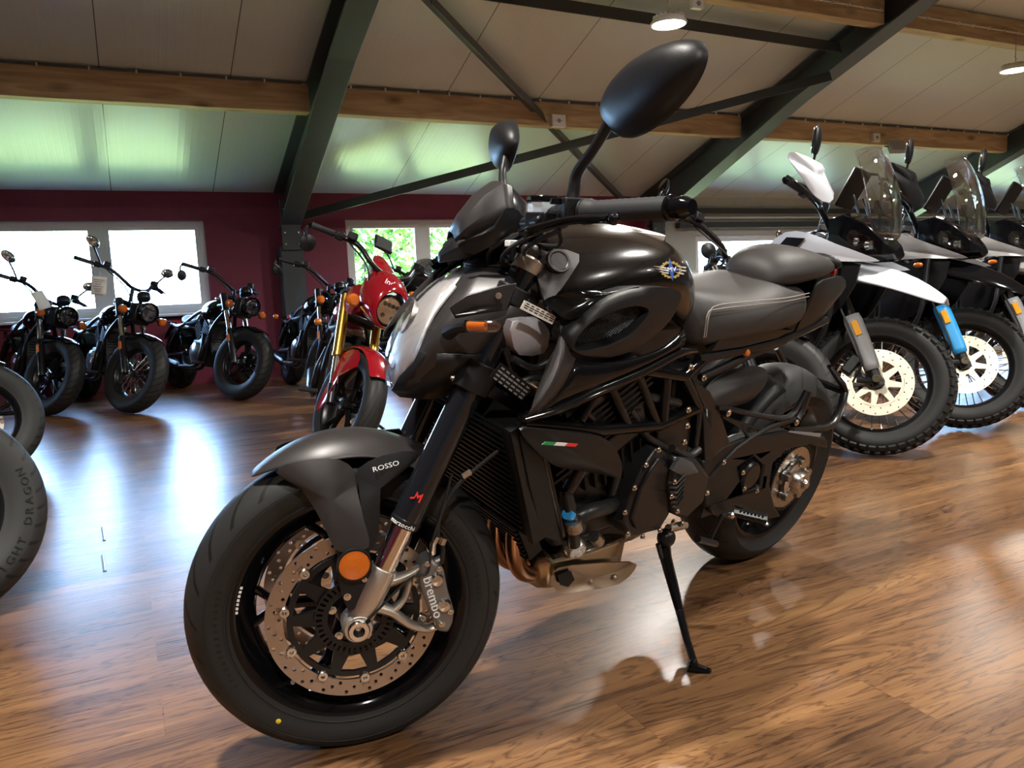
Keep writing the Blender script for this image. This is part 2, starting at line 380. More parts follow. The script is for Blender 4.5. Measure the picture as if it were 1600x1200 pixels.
def floor_mat():
    m = bpy.data.materials.new('oiled_walnut_planks'); n, l = nodes_of(m); b = n['Principled BSDF']
    tc = n.new('ShaderNodeTexCoord'); mp = n.new('ShaderNodeMapping'); mp.inputs['Rotation'].default_value = (0, 0, R(0)); l.new(tc.outputs['Object'], mp.inputs[0])
    br = n.new('ShaderNodeTexBrick'); br.offset = 0.37; br.offset_frequency = 2; l.new(mp.outputs[0], br.inputs['Vector'])
    br.inputs['Scale'].default_value = 1; br.inputs['Brick Width'].default_value = 1.35; br.inputs['Row Height'].default_value = 0.185
    br.inputs['Mortar Size'].default_value = 0.0012; br.inputs['Mortar Smooth'].default_value = 0.1; br.inputs['Bias'].default_value = 0
    br.inputs['Color1'].default_value = (0.0, 0, 0, 1); br.inputs['Color2'].default_value = (1, 1, 1, 1); br.inputs['Mortar'].default_value = (0.5, 0.5, 0.5, 1)
    # grain runs along x, shifted from plank to plank
    sp = n.new('ShaderNodeSeparateXYZ'); l.new(mp.outputs[0], sp.inputs[0])
    cb = n.new('ShaderNodeCombineXYZ'); rgb = n.new('ShaderNodeSeparateColor'); l.new(br.outputs['Color'], rgb.inputs[0])
    l.new(math_(n, l, 'ADD', math_(n, l, 'MULTIPLY', sp.outputs[0], 1.0), math_(n, l, 'MULTIPLY', rgb.outputs[0], 37.0)), cb.inputs[0])
    l.new(math_(n, l, 'MULTIPLY', sp.outputs[1], 7.0), cb.inputs[1]); l.new(math_(n, l, 'MULTIPLY', rgb.outputs[0], 13.0), cb.inputs[2])
    g1 = n.new('ShaderNodeTexNoise'); g1.inputs['Scale'].default_value = 1.3; g1.inputs['Detail'].default_value = 5; g1.inputs['Roughness'].default_value = 0.55; g1.inputs['Distortion'].default_value = 0.6
    l.new(cb.outputs[0], g1.inputs['Vector'])
    # growth rings: thin dark lines where the smooth noise crosses its levels
    rg = math_(n, l, 'MULTIPLY', g1.outputs['Fac'], 15.0); rg = math_(n, l, 'FRACT', rg); rg = math_(n, l, 'ABSOLUTE', math_(n, l, 'SUBTRACT', rg, 0.5))
    ln_ = n.new('ShaderNodeMapRange'); ln_.inputs['From Min'].default_value = 0.02; ln_.inputs['From Max'].default_value = 0.20; l.new(rg, ln_.inputs[0]); ring = ln_.outputs[0]
    def streak(kx, ky, kz, det):
        c = n.new('ShaderNodeCombineXYZ'); l.new(math_(n, l, 'MULTIPLY', sp.outputs[0], kx), c.inputs[0]); l.new(math_(n, l, 'MULTIPLY', sp.outputs[1], ky), c.inputs[1]); l.new(math_(n, l, 'MULTIPLY', rgb.outputs[0], kz), c.inputs[2])
        t = n.new('ShaderNodeTexNoise'); t.inputs['Scale'].default_value = 1.0; t.inputs['Detail'].default_value = det; t.inputs['Roughness'].default_value = 0.65; l.new(c.outputs[0], t.inputs['Vector']); return t.outputs['Fac']
    g2 = streak(2.2, 95.0, 31.0, 6); g3 = streak(0.7, 9.0, 17.0, 3); g4 = streak(3.0, 420.0, 11.0, 2)
    mixf = math_(n, l, 'ADD', math_(n, l, 'MULTIPLY', g3, 0.75), math_(n, l, 'MULTIPLY', g2, 0.45))
    mixf = math_(n, l, 'ADD', mixf, math_(n, l, 'MULTIPLY', math_(n, l, 'SUBTRACT', rgb.outputs[0], 0.5), 0.20))
    mixf = math_(n, l, 'SUBTRACT', mixf, math_(n, l, 'MULTIPLY', math_(n, l, 'SUBTRACT', 1.0, ring), 0.22))
    rp = n.new('ShaderNodeValToRGB'); e = rp.color_ramp.elements
    e[0].position = 0.24; e[0].color = (0.042, 0.020, 0.010, 1); e[1].position = 0.92; e[1].color = (0.37, 0.205, 0.085, 1)
    x = e.new(0.48); x.color = (0.115, 0.055, 0.025, 1); x = e.new(0.68); x.color = (0.20, 0.100, 0.042, 1)
    l.new(mixf, rp.inputs[0])
    mm = n.new('ShaderNodeMixRGB'); mm.blend_type = 'MULTIPLY'; l.new(math_(n, l, 'MULTIPLY', br.outputs['Fac'], 0.30), mm.inputs[0]); l.new(rp.outputs[0], mm.inputs[1]); mm.inputs[2].default_value = (0.3, 0.25, 0.2, 1)
    l.new(mm.outputs[0], b.inputs['Base Color'])
    mr = n.new('ShaderNodeMapRange'); mr.inputs['To Min'].default_value = 0.24; mr.inputs['To Max'].default_value = 0.33; l.new(g2, mr.inputs[0]); l.new(mr.outputs[0], b.inputs['Roughness'])
    h = math_(n, l, 'ADD', math_(n, l, 'MULTIPLY', g4, 0.7), math_(n, l, 'MULTIPLY', g2, 0.7)); h = math_(n, l, 'SUBTRACT', h, br.outputs['Fac'])
    bp = n.new('ShaderNodeBump'); bp.inputs['Strength'].default_value = 0.30; bp.inputs['Distance'].default_value = 0.0007; l.new(h, bp.inputs['Height']); l.new(bp.outputs[0], b.inputs['Normal'])
    b.inputs['Specular IOR Level'].default_value = 0.5
    return m
M['floor'] = floor_mat()

def ceiling_mat():
    m = bpy.data.materials.new('white_lacquered_roof_panel'); n, l = nodes_of(m); b = n['Principled BSDF']
    tc = n.new('ShaderNodeTexCoord'); sp = n.new('ShaderNodeSeparateXYZ'); l.new(tc.outputs['Object'], sp.inputs[0]); X = sp.outputs[0]
    def line(period, off, wd):
        f = math_(n, l, 'FRACT', math_(n, l, 'ADD', math_(n, l, 'DIVIDE', X, period), 100.0 - off / period + 0.5))
        return math_(n, l, 'LESS_THAN', math_(n, l, 'ABSOLUTE', math_(n, l, 'SUBTRACT', f, 0.5)), wd / period / 2)
    seam = line(0.95, 0.035, 0.007)
    rib = math_(n, l, 'SINE', math_(n, l, 'MULTIPLY', X, 2 * PI / 0.055)); rib = math_(n, l, 'POWER', math_(n, l, 'MULTIPLY_ADD', rib, 0.5, 0.5), 6.0)
    nz = n.new('ShaderNodeTexNoise'); nz.inputs['Scale'].default_value = 1.0; nz.inputs['Detail'].default_value = 3
    mp = n.new('ShaderNodeMapping'); mp.inputs['Scale'].default_value = (9, 0.35, 0.35); l.new(tc.outputs['Object'], mp.inputs[0]); l.new(mp.outputs[0], nz.inputs['Vector'])
    h = math_(n, l, 'ADD', math_(n, l, 'MULTIPLY', rib, 0.25), math_(n, l, 'MULTIPLY', nz.outputs['Fac'], 0.9)); h = math_(n, l, 'SUBTRACT', h, math_(n, l, 'MULTIPLY', seam, 2.0))
    bp = n.new('ShaderNodeBump'); bp.inputs['Strength'].default_value = 0.7; bp.inputs['Distance'].default_value = 0.002; l.new(h, bp.inputs['Height']); l.new(bp.outputs[0], b.inputs['Normal'])
    mx = n.new('ShaderNodeMixRGB'); l.new(seam, mx.inputs[0]); mx.inputs[1].default_value = (0.60, 0.68, 0.66, 1); mx.inputs[2].default_value = (0.10, 0.10, 0.10, 1); l.new(mx.outputs[0], b.inputs['Base Color'])
    b.inputs['Roughness'].default_value = 0.27; b.inputs['Specular IOR Level'].default_value = 0.75
    return m
M['ceiling'] = ceiling_mat()

def wood_mat():
    m = bpy.data.materials.new('rough_sawn_pine'); n, l = nodes_of(m); b = n['Principled BSDF']
    tc = n.new('ShaderNodeTexCoord'); mp = n.new('ShaderNodeMapping'); mp.inputs['Scale'].default_value = (0.9, 9, 9); l.new(tc.outputs['Object'], mp.inputs[0])
    nz = n.new('ShaderNodeTexNoise'); nz.inputs['Scale'].default_value = 1.6; nz.inputs['Detail'].default_value = 6; nz.inputs['Distortion'].default_value = 1.2; l.new(mp.outputs[0], nz.inputs['Vector'])
    vo = n.new('ShaderNodeTexVoronoi'); vo.inputs['Scale'].default_value = 1.0; mp2 = n.new('ShaderNodeMapping'); mp2.inputs['Scale'].default_value = (2.1, 5, 5); l.new(tc.outputs['Object'], mp2.inputs[0]); l.new(mp2.outputs[0], vo.inputs['Vector'])
    kn = n.new('ShaderNodeMapRange'); kn.inputs['From Min'].default_value = 0.05; kn.inputs['From Max'].default_value = 0.24; kn.inputs['To Min'].default_value = 1; kn.inputs['To Max'].default_value = 0; l.new(vo.outputs['Distance'], kn.inputs[0])
    rp = n.new('ShaderNodeValToRGB'); rp.color_ramp.elements[0].position = 0.25; rp.color_ramp.elements[0].color = (0.32, 0.215, 0.115, 1); rp.color_ramp.elements[1].position = 0.75; rp.color_ramp.elements[1].color = (0.60, 0.46, 0.28, 1)
    l.new(nz.outputs['Fac'], rp.inputs[0]); mx = n.new('ShaderNodeMixRGB'); l.new(math_(n, l, 'MULTIPLY', kn.outputs[0], 0.75), mx.inputs[0]); l.new(rp.outputs[0], mx.inputs[1]); mx.inputs[2].default_value = (0.10, 0.045, 0.02, 1)
    l.new(mx.outputs[0], b.inputs['Base Color']); b.inputs['Roughness'].default_value = 0.75
    bp = n.new('ShaderNodeBump'); bp.inputs['Strength'].default_value = 0.4; bp.inputs['Distance'].default_value = 0.002; l.new(nz.outputs['Fac'], bp.inputs['Height']); l.new(bp.outputs[0], b.inputs['Normal'])
    return m
M['wood'] = wood_mat()
def noise_mat(name, c0, c1, scale, rough=0.8, bump=0.3, dist=0.01, detail=5):
    m = bpy.data.materials.new(name); n, l = nodes_of(m); b = n['Principled BSDF']; tc = n.new('ShaderNodeTexCoord')
    nz = n.new('ShaderNodeTexNoise'); nz.inputs['Scale'].default_value = scale; nz.inputs['Detail'].default_value = detail; l.new(tc.outputs['Object'], nz.inputs['Vector'])
    rp = n.new('ShaderNodeValToRGB'); rp.color_ramp.elements[0].position = 0.3; rp.color_ramp.elements[0].color = (*c0, 1); rp.color_ramp.elements[1].position = 0.7; rp.color_ramp.elements[1].color = (*c1, 1)
    l.new(nz.outputs['Fac'], rp.inputs[0]); l.new(rp.outputs[0], b.inputs['Base Color']); b.inputs['Roughness'].default_value = rough
    bp = n.new('ShaderNodeBump'); bp.inputs['Strength'].default_value = bump; bp.inputs['Distance'].default_value = dist; l.new(nz.outputs['Fac'], bp.inputs['Height']); l.new(bp.outputs[0], b.inputs['Normal']); return m
M['wall'] = noise_mat('burgundy_wall_paint', (0.185, 0.016, 0.050), (0.200, 0.018, 0.056), 14, 0.55, 0.08, 0.002)
M['wall_pale'] = noise_mat('pale_grey_wall_paint', (0.42, 0.45, 0.44), (0.46, 0.49, 0.48), 14, 0.5, 0.05, 0.002)
M['grass'] = noise_mat('meadow', (0.30, 0.33, 0.07), (0.50, 0.50, 0.14), 0.35, 0.9, 0.3, 0.05, 8)
M['leaf'] = noise_mat('leaves', (0.05, 0.14, 0.02), (0.20, 0.36, 0.06), 1.4, 0.6, 0.1, 0.01)
# ================================================================ the room
def struct(name, g, mat, **k):
    k.setdefault('smooth', 0); return mk(name, g, mat, kind='structure', **k)
X0, X1, YB = -6.0, 19.0, -9.5
g = G(); box(g, ((X0 + X1) / 2, (YB + EAVE_Y) / 2, -0.1), (X1 - X0 + 0.4, EAVE_Y - YB + 0.4, 0.2)); struct('floor', g, M['floor'])
g = G()
rz = roof_z(RIDGE_Y); t = 0.14
prof = [(EAVE_Y + 0.6, roof_z(EAVE_Y + 0.6)), (RIDGE_Y, rz), (YB - 0.6, roof_z(YB - 0.6))]
vs = [(x, y, z + dz) for x in (X0 - 0.4, X1 + 0.4) for dz in (0, t) for y, z in prof]
g.add(vs, [(0, 1, 7, 6), (1, 2, 8, 7), (3, 9, 10, 4), (4, 10, 11, 5), (0, 3, 4, 1), (1, 4, 5, 2), (6, 7, 10, 9), (7, 8, 11, 10), (0, 6, 9, 3), (2, 5, 11, 8)])
struct('ceiling', g, M['ceiling'])
# the low wall with windows under the eaves
def wall_with_windows(name, x0, x1, wins, y, mat, th=0.22, flip=1):
    loops = [[(x0, 0), (x1, 0), (x1, EAVE_Z + 0.02), (x0, EAVE_Z + 0.02)]] + [[(a, c), (b, c), (b, d), (a, d)] for a, b, c, d in wins]
    g = G(); xzplate(g, loops, y + flip * th / 2, th); return struct(name, g, mat)
SPLIT = 6.6
wall_with_windows('wall_back', X0, SPLIT, [w for w in WINDOWS if w[0] < SPLIT], EAVE_Y, M['wall'])
wall_with_windows('wall_back_right', SPLIT, X1, [w for w in WINDOWS if w[0] > SPLIT], EAVE_Y, M['wall_pale'])
g = G(); xzplate(g, [[(X0, 0), (X1, 0), (X1, 2.3), (X0, 2.3)]], YB, 0.2); struct('wall_front', g, M['wall_pale'])
for nm, x in (('wall_left', X0), ('wall_right', X1)):
    g = G(); P = [(YB, 0), (EAVE_Y, 0), (EAVE_Y, EAVE_Z), (RIDGE_Y, rz), (YB, roof_z(YB))]
    plate(g, [P], 0.2, face_m((x, 0, 0), (0, 1, 0), (1, 0, 0))); struct(nm, g, M['wall'] if x < 0 else M['wall_pale'])
def window(n, w, mull, kind=0):
    a, b, c, d = w; y = EAVE_Y + 0.09
    g = G(); fw = 0.055
    xzplate(g, [[(a, c), (b, c), (b, d), (a, d)], [(a + fw, c + fw), (b - fw, c + fw), (b - fw, d - fw), (a + fw, d - fw)]], y, 0.07)
    fr = struct('window_%d' % n, g, M['frame_alu'], bevel=0.004)
    xs = [a] + mull + [b]
    for m_ in mull:
        g = G(); box(g, (m_, y, (c + d) / 2), (0.11, 0.075, d - c - 0.02)); mk('mullion', g, M['frame_alu'], fr, smooth=0, bevel=0.006)
    for i in range(len(xs) - 1):
        p, q = xs[i] + 0.05, xs[i + 1] - 0.05
        g = G(); s_ = 0.045
        xzplate(g, [[(p, c + .05), (q, c + .05), (q, d - .05), (p, d - .05)], [(p + s_, c + .05 + s_), (q - s_, c + .05 + s_), (q - s_, d - .05 - s_), (p + s_, d - .05 - s_)]], y - 0.012, 0.05)
        mk('sash', g, M['frame_alu'], fr, smooth=0, bevel=0.004)
        g = G(); box(g, ((p + q) / 2, y, (c + d) / 2), (q - p - 0.06, 0.006, d - c - 0.16)); mk('pane', g, M['glass'], fr, smooth=0)
    g = G(); box(g, ((a + b) / 2, EAVE_Y - 0.005, c - 0.012), (b - a + 0.06, 0.16, 0.024)); mk('sill', g, M['frame_alu'], fr, smooth=0, bevel=0.004)
window(1, WINDOWS[0], [-0.12]); window(2, WINDOWS[1], [3.29]); window(3, WINDOWS[2], [9.0]); window(4, WINDOWS[3], [14.0]); window(5, WINDOWS[4], [-4.2])
# dark blind box and pale track over the right-hand windows
g = G(); box(g, ((7.0 + X1) / 2, EAVE_Y - 0.05, 1.60), (X1 - 7.0, 0.10, 0.085)); struct('trim_1', g, M['steel_beam'], bevel=0.006)
g = G(); box(g, ((7.0 + X1) / 2, EAVE_Y - 0.03, 1.80), (X1 - 7.0, 0.06, 0.075)); struct('trim_2', g, M['steel_beam'], bevel=0.006)
g = G(); box(g, ((7.0 + X1) / 2, EAVE_Y - 0.02, 1.705), (X1 - 7.0, 0.04, 0.03)); struct('trim_3', g, M['frame_alu'], bevel=0.004)

# portal frames: rafter with flanges and haunch, column
RX = [-3.15, 1.70, 6.50, 11.35, 16.2]
def i_beam(g, x, yz_top, depth, w=0.22, tf=0.018, tw=0.012):
    """beam through points (y, z) of its top face; depth per point"""
    top = [V((x, y, z)) for y, z in yz_top]
    dirs = []
    for i in range(len(top)):
        a = top[max(i - 1, 0)]; b = top[min(i + 1, len(top) - 1)]; d = (b - a).normalized(); n = V((0, -d.z, d.y))
        if n.z > 0: n = -n
        dirs.append(n)
    for s, off0, off1, ww in ((0, lambda i: 0, lambda i: tf, w), (1, lambda i: depth[i] - tf, lambda i: depth[i], w), (2, lambda i: tf, lambda i: depth[i] - tf, tw)):
        rows = []
        for i, p in enumerate(top):
            a = p + dirs[i] * off0(i); b = p + dirs[i] * off1(i)
            rows.append([(x - ww / 2, a.y, a.z), (x + ww / 2, a.y, a.z), (x + ww / 2, b.y, b.z), (x - ww / 2, b.y, b.z)])
        loft(g, rows)
for i, x in enumerate(RX):
    ro = 0.012
    g = G(); ys = [EAVE_Y - 0.02, 7.3, 6.2, 3.0, RIDGE_Y]
    i_beam(g, x, [(y, roof_z(y) - ro) for y in ys], [0.44, 0.34, 0.27, 0.27, 0.27])
    ys = [RIDGE_Y, -4, YB + 0.1]
    i_beam(g, x, [(y, roof_z(y) - ro) for y in ys], [0.27, 0.27, 0.4])
    raf = struct('rafter', g, M['steel_beam'], bevel=0.003)
    # knee plate with bolts
    g = G(); box(g, (x, EAVE_Y - 0.28, 1.62), (0.20, 0.02, 0.52)); box(g, (x, EAVE_Y - 0.17, 1.62), (0.012, 0.2, 0.5)); mk('knee_plate', g, M['steel_beam'], raf, smooth=0, bevel=0.003)
    g = G()
    for k in range(4):
        for s in (-1, 1): lathe(g, [(0, 0.012), (0.011, 0.012), (0.013, 0), (0, 0)], (x + s * 0.07, EAVE_Y - 0.292, 1.42 + k * 0.12), (0, -1, 0), 6)
    mk('bolt', g, M['bolt'], raf, smooth=0)
    g = G(); box(g, (x, EAVE_Y - 0.13, 0.70), (0.24, 0.26, 1.40)); struct('column', g, M['steel_beam'], bevel=0.006)

def beam(g, a, b, w, h, up=(0, 0, 1)):
    a, b = V(a), V(b); d = b - a; m = face_m((a + b) / 2, d, up)
    return box(g, (0, 0, 0), (d.length, w, h)) if False else g.merge(box(G(), (0, 0, 0), (d.length, w, h)), m)
# timber purlins, one length per bay
def purlin(x0, x1, y, zt, h=0.215, w=0.12):
    g = G(); n = 14; rows = []
    for k in range(n + 1):
        x = x0 + (x1 - x0) * k / n; j = 0.002 * math.sin(k * 1.7 + x0)
        rows.append([(x, y - w / 2 + j, zt - h + j), (x, y + w / 2, zt - h), (x, y + w / 2, zt - w / 2 * SLOPE), (x, y - w / 2 + j, zt + w / 2 * SLOPE)])
    loft(g, rows); return struct('purlin', g, M['wood'], bevel=0.004)
PY = [6.95, 5.12, 3.2, 1.3]
for y in PY:
    zt = roof_z(y) - 0.02
    xs = [X0 + .1] + RX + [X1 - .1]
    for i in range(len(xs) - 1): purlin(xs[i] + 0.09, xs[i + 1] - 0.09, y, zt, w=0.13)
SN = V((0, SLOPE, 1)).normalized()
# steel tie under the ceiling and the cross bracing of the middle bay
def angle_bar(a, b, w=0.075):
    g = G(); beam(g, a, b, w, 0.008, SN); n = V(SN) * (-w / 2); d = (V(b) - V(a)).normalized(); s = d.cross(SN).normalized() * (w / 2 - 0.004)
    m = face_m((V(a) + V(b)) / 2 + n + s, d, SN); g.merge(box(G(), (0, 0, 0), ((V(b) - V(a)).length, 0.008, w)), m)
    return struct('brace', g, M['steel_beam'], bevel=0.002)
def rp(x, y, o): return (x, y, roof_z(y) - o)
angle_bar(rp(1.85, 8.6, 0.42), rp(6.42, 5.72, 0.20), 0.09)
angle_bar(rp(2.2, 5.60, 0.12), rp(5.95, 8.60, 0.14), 0.09)
angle_bar(rp(1.8, 5.52, 0.10), rp(6.4, 5.60, 0.10), 0.11)
# conduit with clips along the purlins
def conduit(y, x0, x1, mat, clips=0.32, zoff=0.0):
    g = G(); z = roof_z(y - 0.085) - 0.035 + zoff
    tube(g, [(x0, y - 0.075, z), (x1, y - 0.075, z)], 0.008, 8); o = struct('conduit', g, mat)
    g = G(); x = x0 + 0.12
    while x < x1: box(g, (x, y - 0.078, z), (0.014, 0.024, 0.026)); x += clips * random.uniform(0.93, 1.07)
    mk('clip', g, M['conduit_white'], o, smooth=0); return o
conduit(6.95, X0 + 0.2, 1.55, M['conduit']); conduit(6.95, 1.85, 6.38, M['conduit']); conduit(6.95, 6.62, X1 - 0.3, M['conduit'])
conduit(5.12, 1.85, 6.38, M['conduit_white'], 0.2, -0.12); conduit(5.12, 6.62, X1 - 0.3, M['conduit_white'], 0.24, -0.12)
def junction(loc, size, label, mat=None):
    g = G(); box(g, (0, 0, 0), size); o = mk('junction_box', g, mat or M['lamp_body'], at=None, smooth=0, bevel=0.006, frame_=Matrix.Translation(loc), label=label, category='junction box')
    g = G()
    lathe(g, [(0, 0.006), (0.016, 0.006), (0.02, 0), (0, 0)], (0, -size[1] / 2, 0), (0, -1, 0), 16); box(g, (0, -size[1] / 2 - 0.001, 0), (size[0] * 0.6, 0.002, 0.003))
    mk('cover', g, M['grey_plastic'], o, smooth=0, frame_=Matrix.Translation(loc))
junction((4.02, 6.85, 2.46), (0.15, 0.05, 0.12), 'grey junction box on the timber purlin behind the crossing braces')
junction((8.55, 6.85, 2.49), (0.12, 0.05, 0.10), 'pale junction box on the purlin above the gap between white adventure motorcycles', M['conduit_white'])
junction((4.23, 5.02, 2.98), (0.10, 0.05, 0.07), 'white junction box beside the hook of the near ceiling lamp')
# old floodlight on the far purlin
fm = Matrix.Translation((8.85, 6.78, 2.38)) @ E3(-30, 0, -20).to_4x4()
fl = empty('floodlight', fm, 'small grey floodlight fixed to the far purlin over the adventure motorcycles', 'light')
g = G(); box(g, (0, 0, 0), (0.20, 0.07, 0.15), taper=(0.9, 0.9)); 
for k in range(5): box(g, (-0.08 + k * 0.04, 0.045, 0), (0.006, 0.03, 0.13))
mk('housing', g, M['grey_plastic'], fl, smooth=0, bevel=0.005)
g = G(); box(g, (0, -0.038, 0), (0.17, 0.006, 0.12)); mk('front_glass', g, M['grey_plastic'], fl, smooth=0)
g = G(); tube(g, [(-0.11, 0, 0), (-0.11, 0.06, 0.06), (0.11, 0.06, 0.06), (0.11, 0, 0)], 0.006, 6); mk('bracket', g, M['satin_black'], fl)

# round high-bay lamps hanging from the purlins
def lamp(x, y, label, power=300, first=[None]):
    z = roof_z(y) - 0.50
    if first[0] is None:
        e = empty('ceiling_lamp', Matrix.Translation((x, y, z)), label, 'lamp', 'round white lamps hanging from the roof timbers')
        g = G(); lathe(g, [(0, 0.05), (0.05, 0.05), (0.06, 0.035), (0.10, 0.03), (0.125, 0.012), (0.14, -0.008), (0.138, -0.02), (0.128, -0.022), (0.122, -0.012), (0, -0.012)], (0, 0, 0), (0, 0, 1), 40)
        for k in range(18):
            a = 2 * PI * k / 18; g.merge(box(G(), (0.085, 0, 0.035), (0.07, 0.004, 0.02)), Matrix.Rotation(a, 4, 'Z'))
        mk('housing', g, M['lamp_body'], e)
        g = G(); lathe(g, [(0, -0.026), (0.09, -0.025), (0.12, -0.018), (0.12, -0.013), (0, -0.013)], (0, 0, 0), (0, 0, 1), 40); mk('diffuser', g, M['lamp_glow'], e)
        g = G(); tube(g, [(0, 0, 0.05), (0, 0, 0.075), (0.012, 0, 0.09), (0, 0, 0.105), (-0.01, 0, 0.115), (0, 0, 0.13), (0, 0, 0.22), (0.012, 0, 0.24), (0, 0, 0.30)], 0.005, 8, sm=4); mk('hook', g, M['steel'], e)
        first[0] = e
    else:
        e = copy_tree(first[0]); e.location = (x, y, z); e['label'] = label
    d = bpy.data.lights.new('lamp_light', 'AREA'); d.shape = 'DISK'; d.size = 0.24; d.energy = power; d.color = (1.0, 0.955, 0.88); d.spread = R(150)
    o = bpy.data.objects.new('lamp_light', d); COL.objects.link(o); o.location = (x, y, z - 0.032); return e
LP = 100
lamp(3.97, 5.04, 'round white lamp hanging above the big black mirror', LP)
lamp(8.33, 5.04, 'round white lamp at the right edge, above the adventure motorcycles', LP)
for x, y, w_ in ((-0.4, 1.3, 'straight above the camera, to the left'), (3.97, 1.3, 'above the foreground motorcycle'), (12.7, 5.04, 'beyond the right edge of the picture'),
             (-0.4, -2.6, 'behind the camera, left'), (3.97, -2.6, 'behind the camera, middle'), (8.33, -2.6, 'behind the camera, right')):
    lamp(x, y, 'round white lamp ' + w_, LP)

# thin slots let into the floor
for (a, b), lab in ((((-0.145, 3.435, 0.000), (-0.135, 3.230, 0.000)), 'short dark slot in the floor boards, farther of the two'), (((-0.138, 3.041, 0.000), (-0.128, 2.849, 0.000)), 'short dark slot in the floor boards, nearer of the two')):
    a, b = V(a), V(b); m = face_m((a + b) / 2 + V((0, 0, 0.0012)), b - a, (0, 0, 1))
    g = G(); box(g, (0, 0, 0), ((b - a).length, 0.011, 0.0024)); o = mk('floor_slot', g, M['conduit'], smooth=0, frame_=m, label=lab, category='floor slot')
    g = G(); box(g, (0, 0.002, 0.0016), ((b - a).length * 0.94, 0.003, 0.0008)); mk('metal_strip', g, M['steel'], o, smooth=0, frame_=m)

# outside: meadow and trees
g = G(); box(g, (5, 70, -3.2), (240, 122, 0.2)); mk('meadow', g, M['grass'], smooth=0, kind='structure', label='sunlit green field outside the windows')
g = G(); box(g, (5, -50, -3.2), (240, 118, 0.2)); mk('yard', g, M['grass'], smooth=0, kind='structure', label='ground outside')
def tree(x, y, h, r, label, nleaf=2600):
    e = empty('tree', Matrix.Translation((x, y, -3.1)), label, 'tree')
    g = G(); tube(g, [(0, 0, 0), (0.1, 0, h * .3), (0, 0.1, h * .6), (0.1, 0, h * .85)], [0.22, 0.17, 0.12, 0.05], 8)
    for k in range(9):
        a = k * 2.4; z = h * (0.3 + 0.06 * k); tube(g, [(0.05, 0, z), (r * .5 * math.cos(a), r * .5 * math.sin(a), z + h * .12), (r * .85 * math.cos(a), r * .85 * math.sin(a), z + h * .16)], [0.07, 0.04, 0.015], 6)
    mk('trunk', g, M['bark'], e)
    g = G(); rnd = random.Random(int(x * 10))
    lobes = [(rnd.uniform(-.55, .55) * r, rnd.uniform(-.55, .55) * r, h * rnd.uniform(.35, .85), r * rnd.uniform(.35, .6)) for _ in range(16)]
    for k in range(nleaf):
        lx, ly, lz, lr = lobes[k % 16]; a = rnd.uniform(0, 2 * PI); u = rnd.uniform(-1, 1); q = lr * rnd.uniform(.6, 1.05); s = math.sqrt(1 - u * u)
        c = V((lx + q * s * math.cos(a), ly + q * s * math.sin(a), lz + q * u)); sz = rnd.uniform(.07, .14)
        m = Matrix.Translation(c) @ E3(rnd.uniform(-60, 60), rnd.uniform(-60, 60), rnd.uniform(0, 360)).to_4x4()
        g.add([(-sz, 0, 0), (-sz * .3, -sz * .5, .02), (sz * .7, -sz * .35, 0), (sz * 1.2, 0, -.03), (sz * .7, sz * .35, 0), (-sz * .3, sz * .5, .02)], [(0, 1, 2, 3), (0, 3, 4, 5)], m)
    mk('foliage', g, M['leaf'], e, smooth=0)
tree(5.6, 19.0, 7.4, 2.6, 'leafy green tree outside the second window, left part', 9000)
tree(12.2, 23.0, 7.6, 2.8, 'leafy green tree outside the second window, right part', 9000)
# ================================================================ shared motorcycle pieces
def rod(pts, r, n=8, sm=0): g = G(); tube(g, pts, r, n, sm=sm); return g
def tyre_g(R_, w, rim, crown=0.55, n=72):
    h = R_ - rim; pr = [(rim - 0.004, -0.37 * w), (rim + 0.012, -0.41 * w), (rim + 0.30 * h, -0.485 * w)]
    for i in range(-7, 8):
        a = R(i * 11); pr.append((R_ - crown * h * 1.15 * (1 - math.cos(a)), 0.5 * w * math.sin(a) / math.sin(R(77))))
    pr += [(rim + 0.30 * h, 0.485 * w), (rim + 0.012, 0.41 * w), (rim - 0.004, 0.37 * w)]
    g = G(); lathe(g, pr, n=n, cap=False); return g
def rim_g(rim, w, depth=0.03, n=64):
    a = 0.40 * w
    out = [(rim + .006, a), (rim + .004, a + .005), (rim - .004, a + .004), (rim - .012, a - .004), (rim - depth * .75, a * .55), (rim - depth, a * .2)]
    pr = out + [(r, -h) for r, h in reversed(out)] + [(rim - .010, -a * .6), (rim - .014, 0), (rim - .010, a * .6)]
    g = G(); lathe(g, pr, n=n, closed=True); return g
def hex_bolt(g, p, r=0.006, ax=(0, 1, 0), h=0.005):
    return lathe(g, [(0, h), (r * .55, h), (r * .55, h * .4), (r, h * .4), (r, 0), (0, 0)], p, ax, 8)
def disc_g(ro, ri, y, t=0.005, holes=60, hr=0.0036, rows=3):
    loops = [circ(ro, 96), circ(ri, 64)]
    if holes:
        for k in range(holes):
            rr = ri + (ro - ri) * (0.22 + 0.56 * (k % rows) / (rows - 1)); a = 2 * PI * (k + .5) / holes
            loops.append(circ(hr, 6, (rr * math.cos(a), rr * math.sin(a))))
    g = G(); xzplate(g, loops, y, t); return g
def carrier_g(ro, ri, y, n=10, t=0.006):
    loops = [circ(ro, 60), circ(ri, 40)]
    for k in range(n):
        a = 2 * PI * (k + .5) / n; da = PI / n
        r1, r2 = ri + (ro - ri) * .25, ri + (ro - ri) * .85
        p = lambda r, q: (r * math.cos(a + q * da), r * math.sin(a + q * da))
        loops.append([p(r1, -.25), p(r2, -.72), p(r2, 0), p(r2, .72), p(r1, .25)])
    g = G(); xzplate(g, loops, y, t); return g
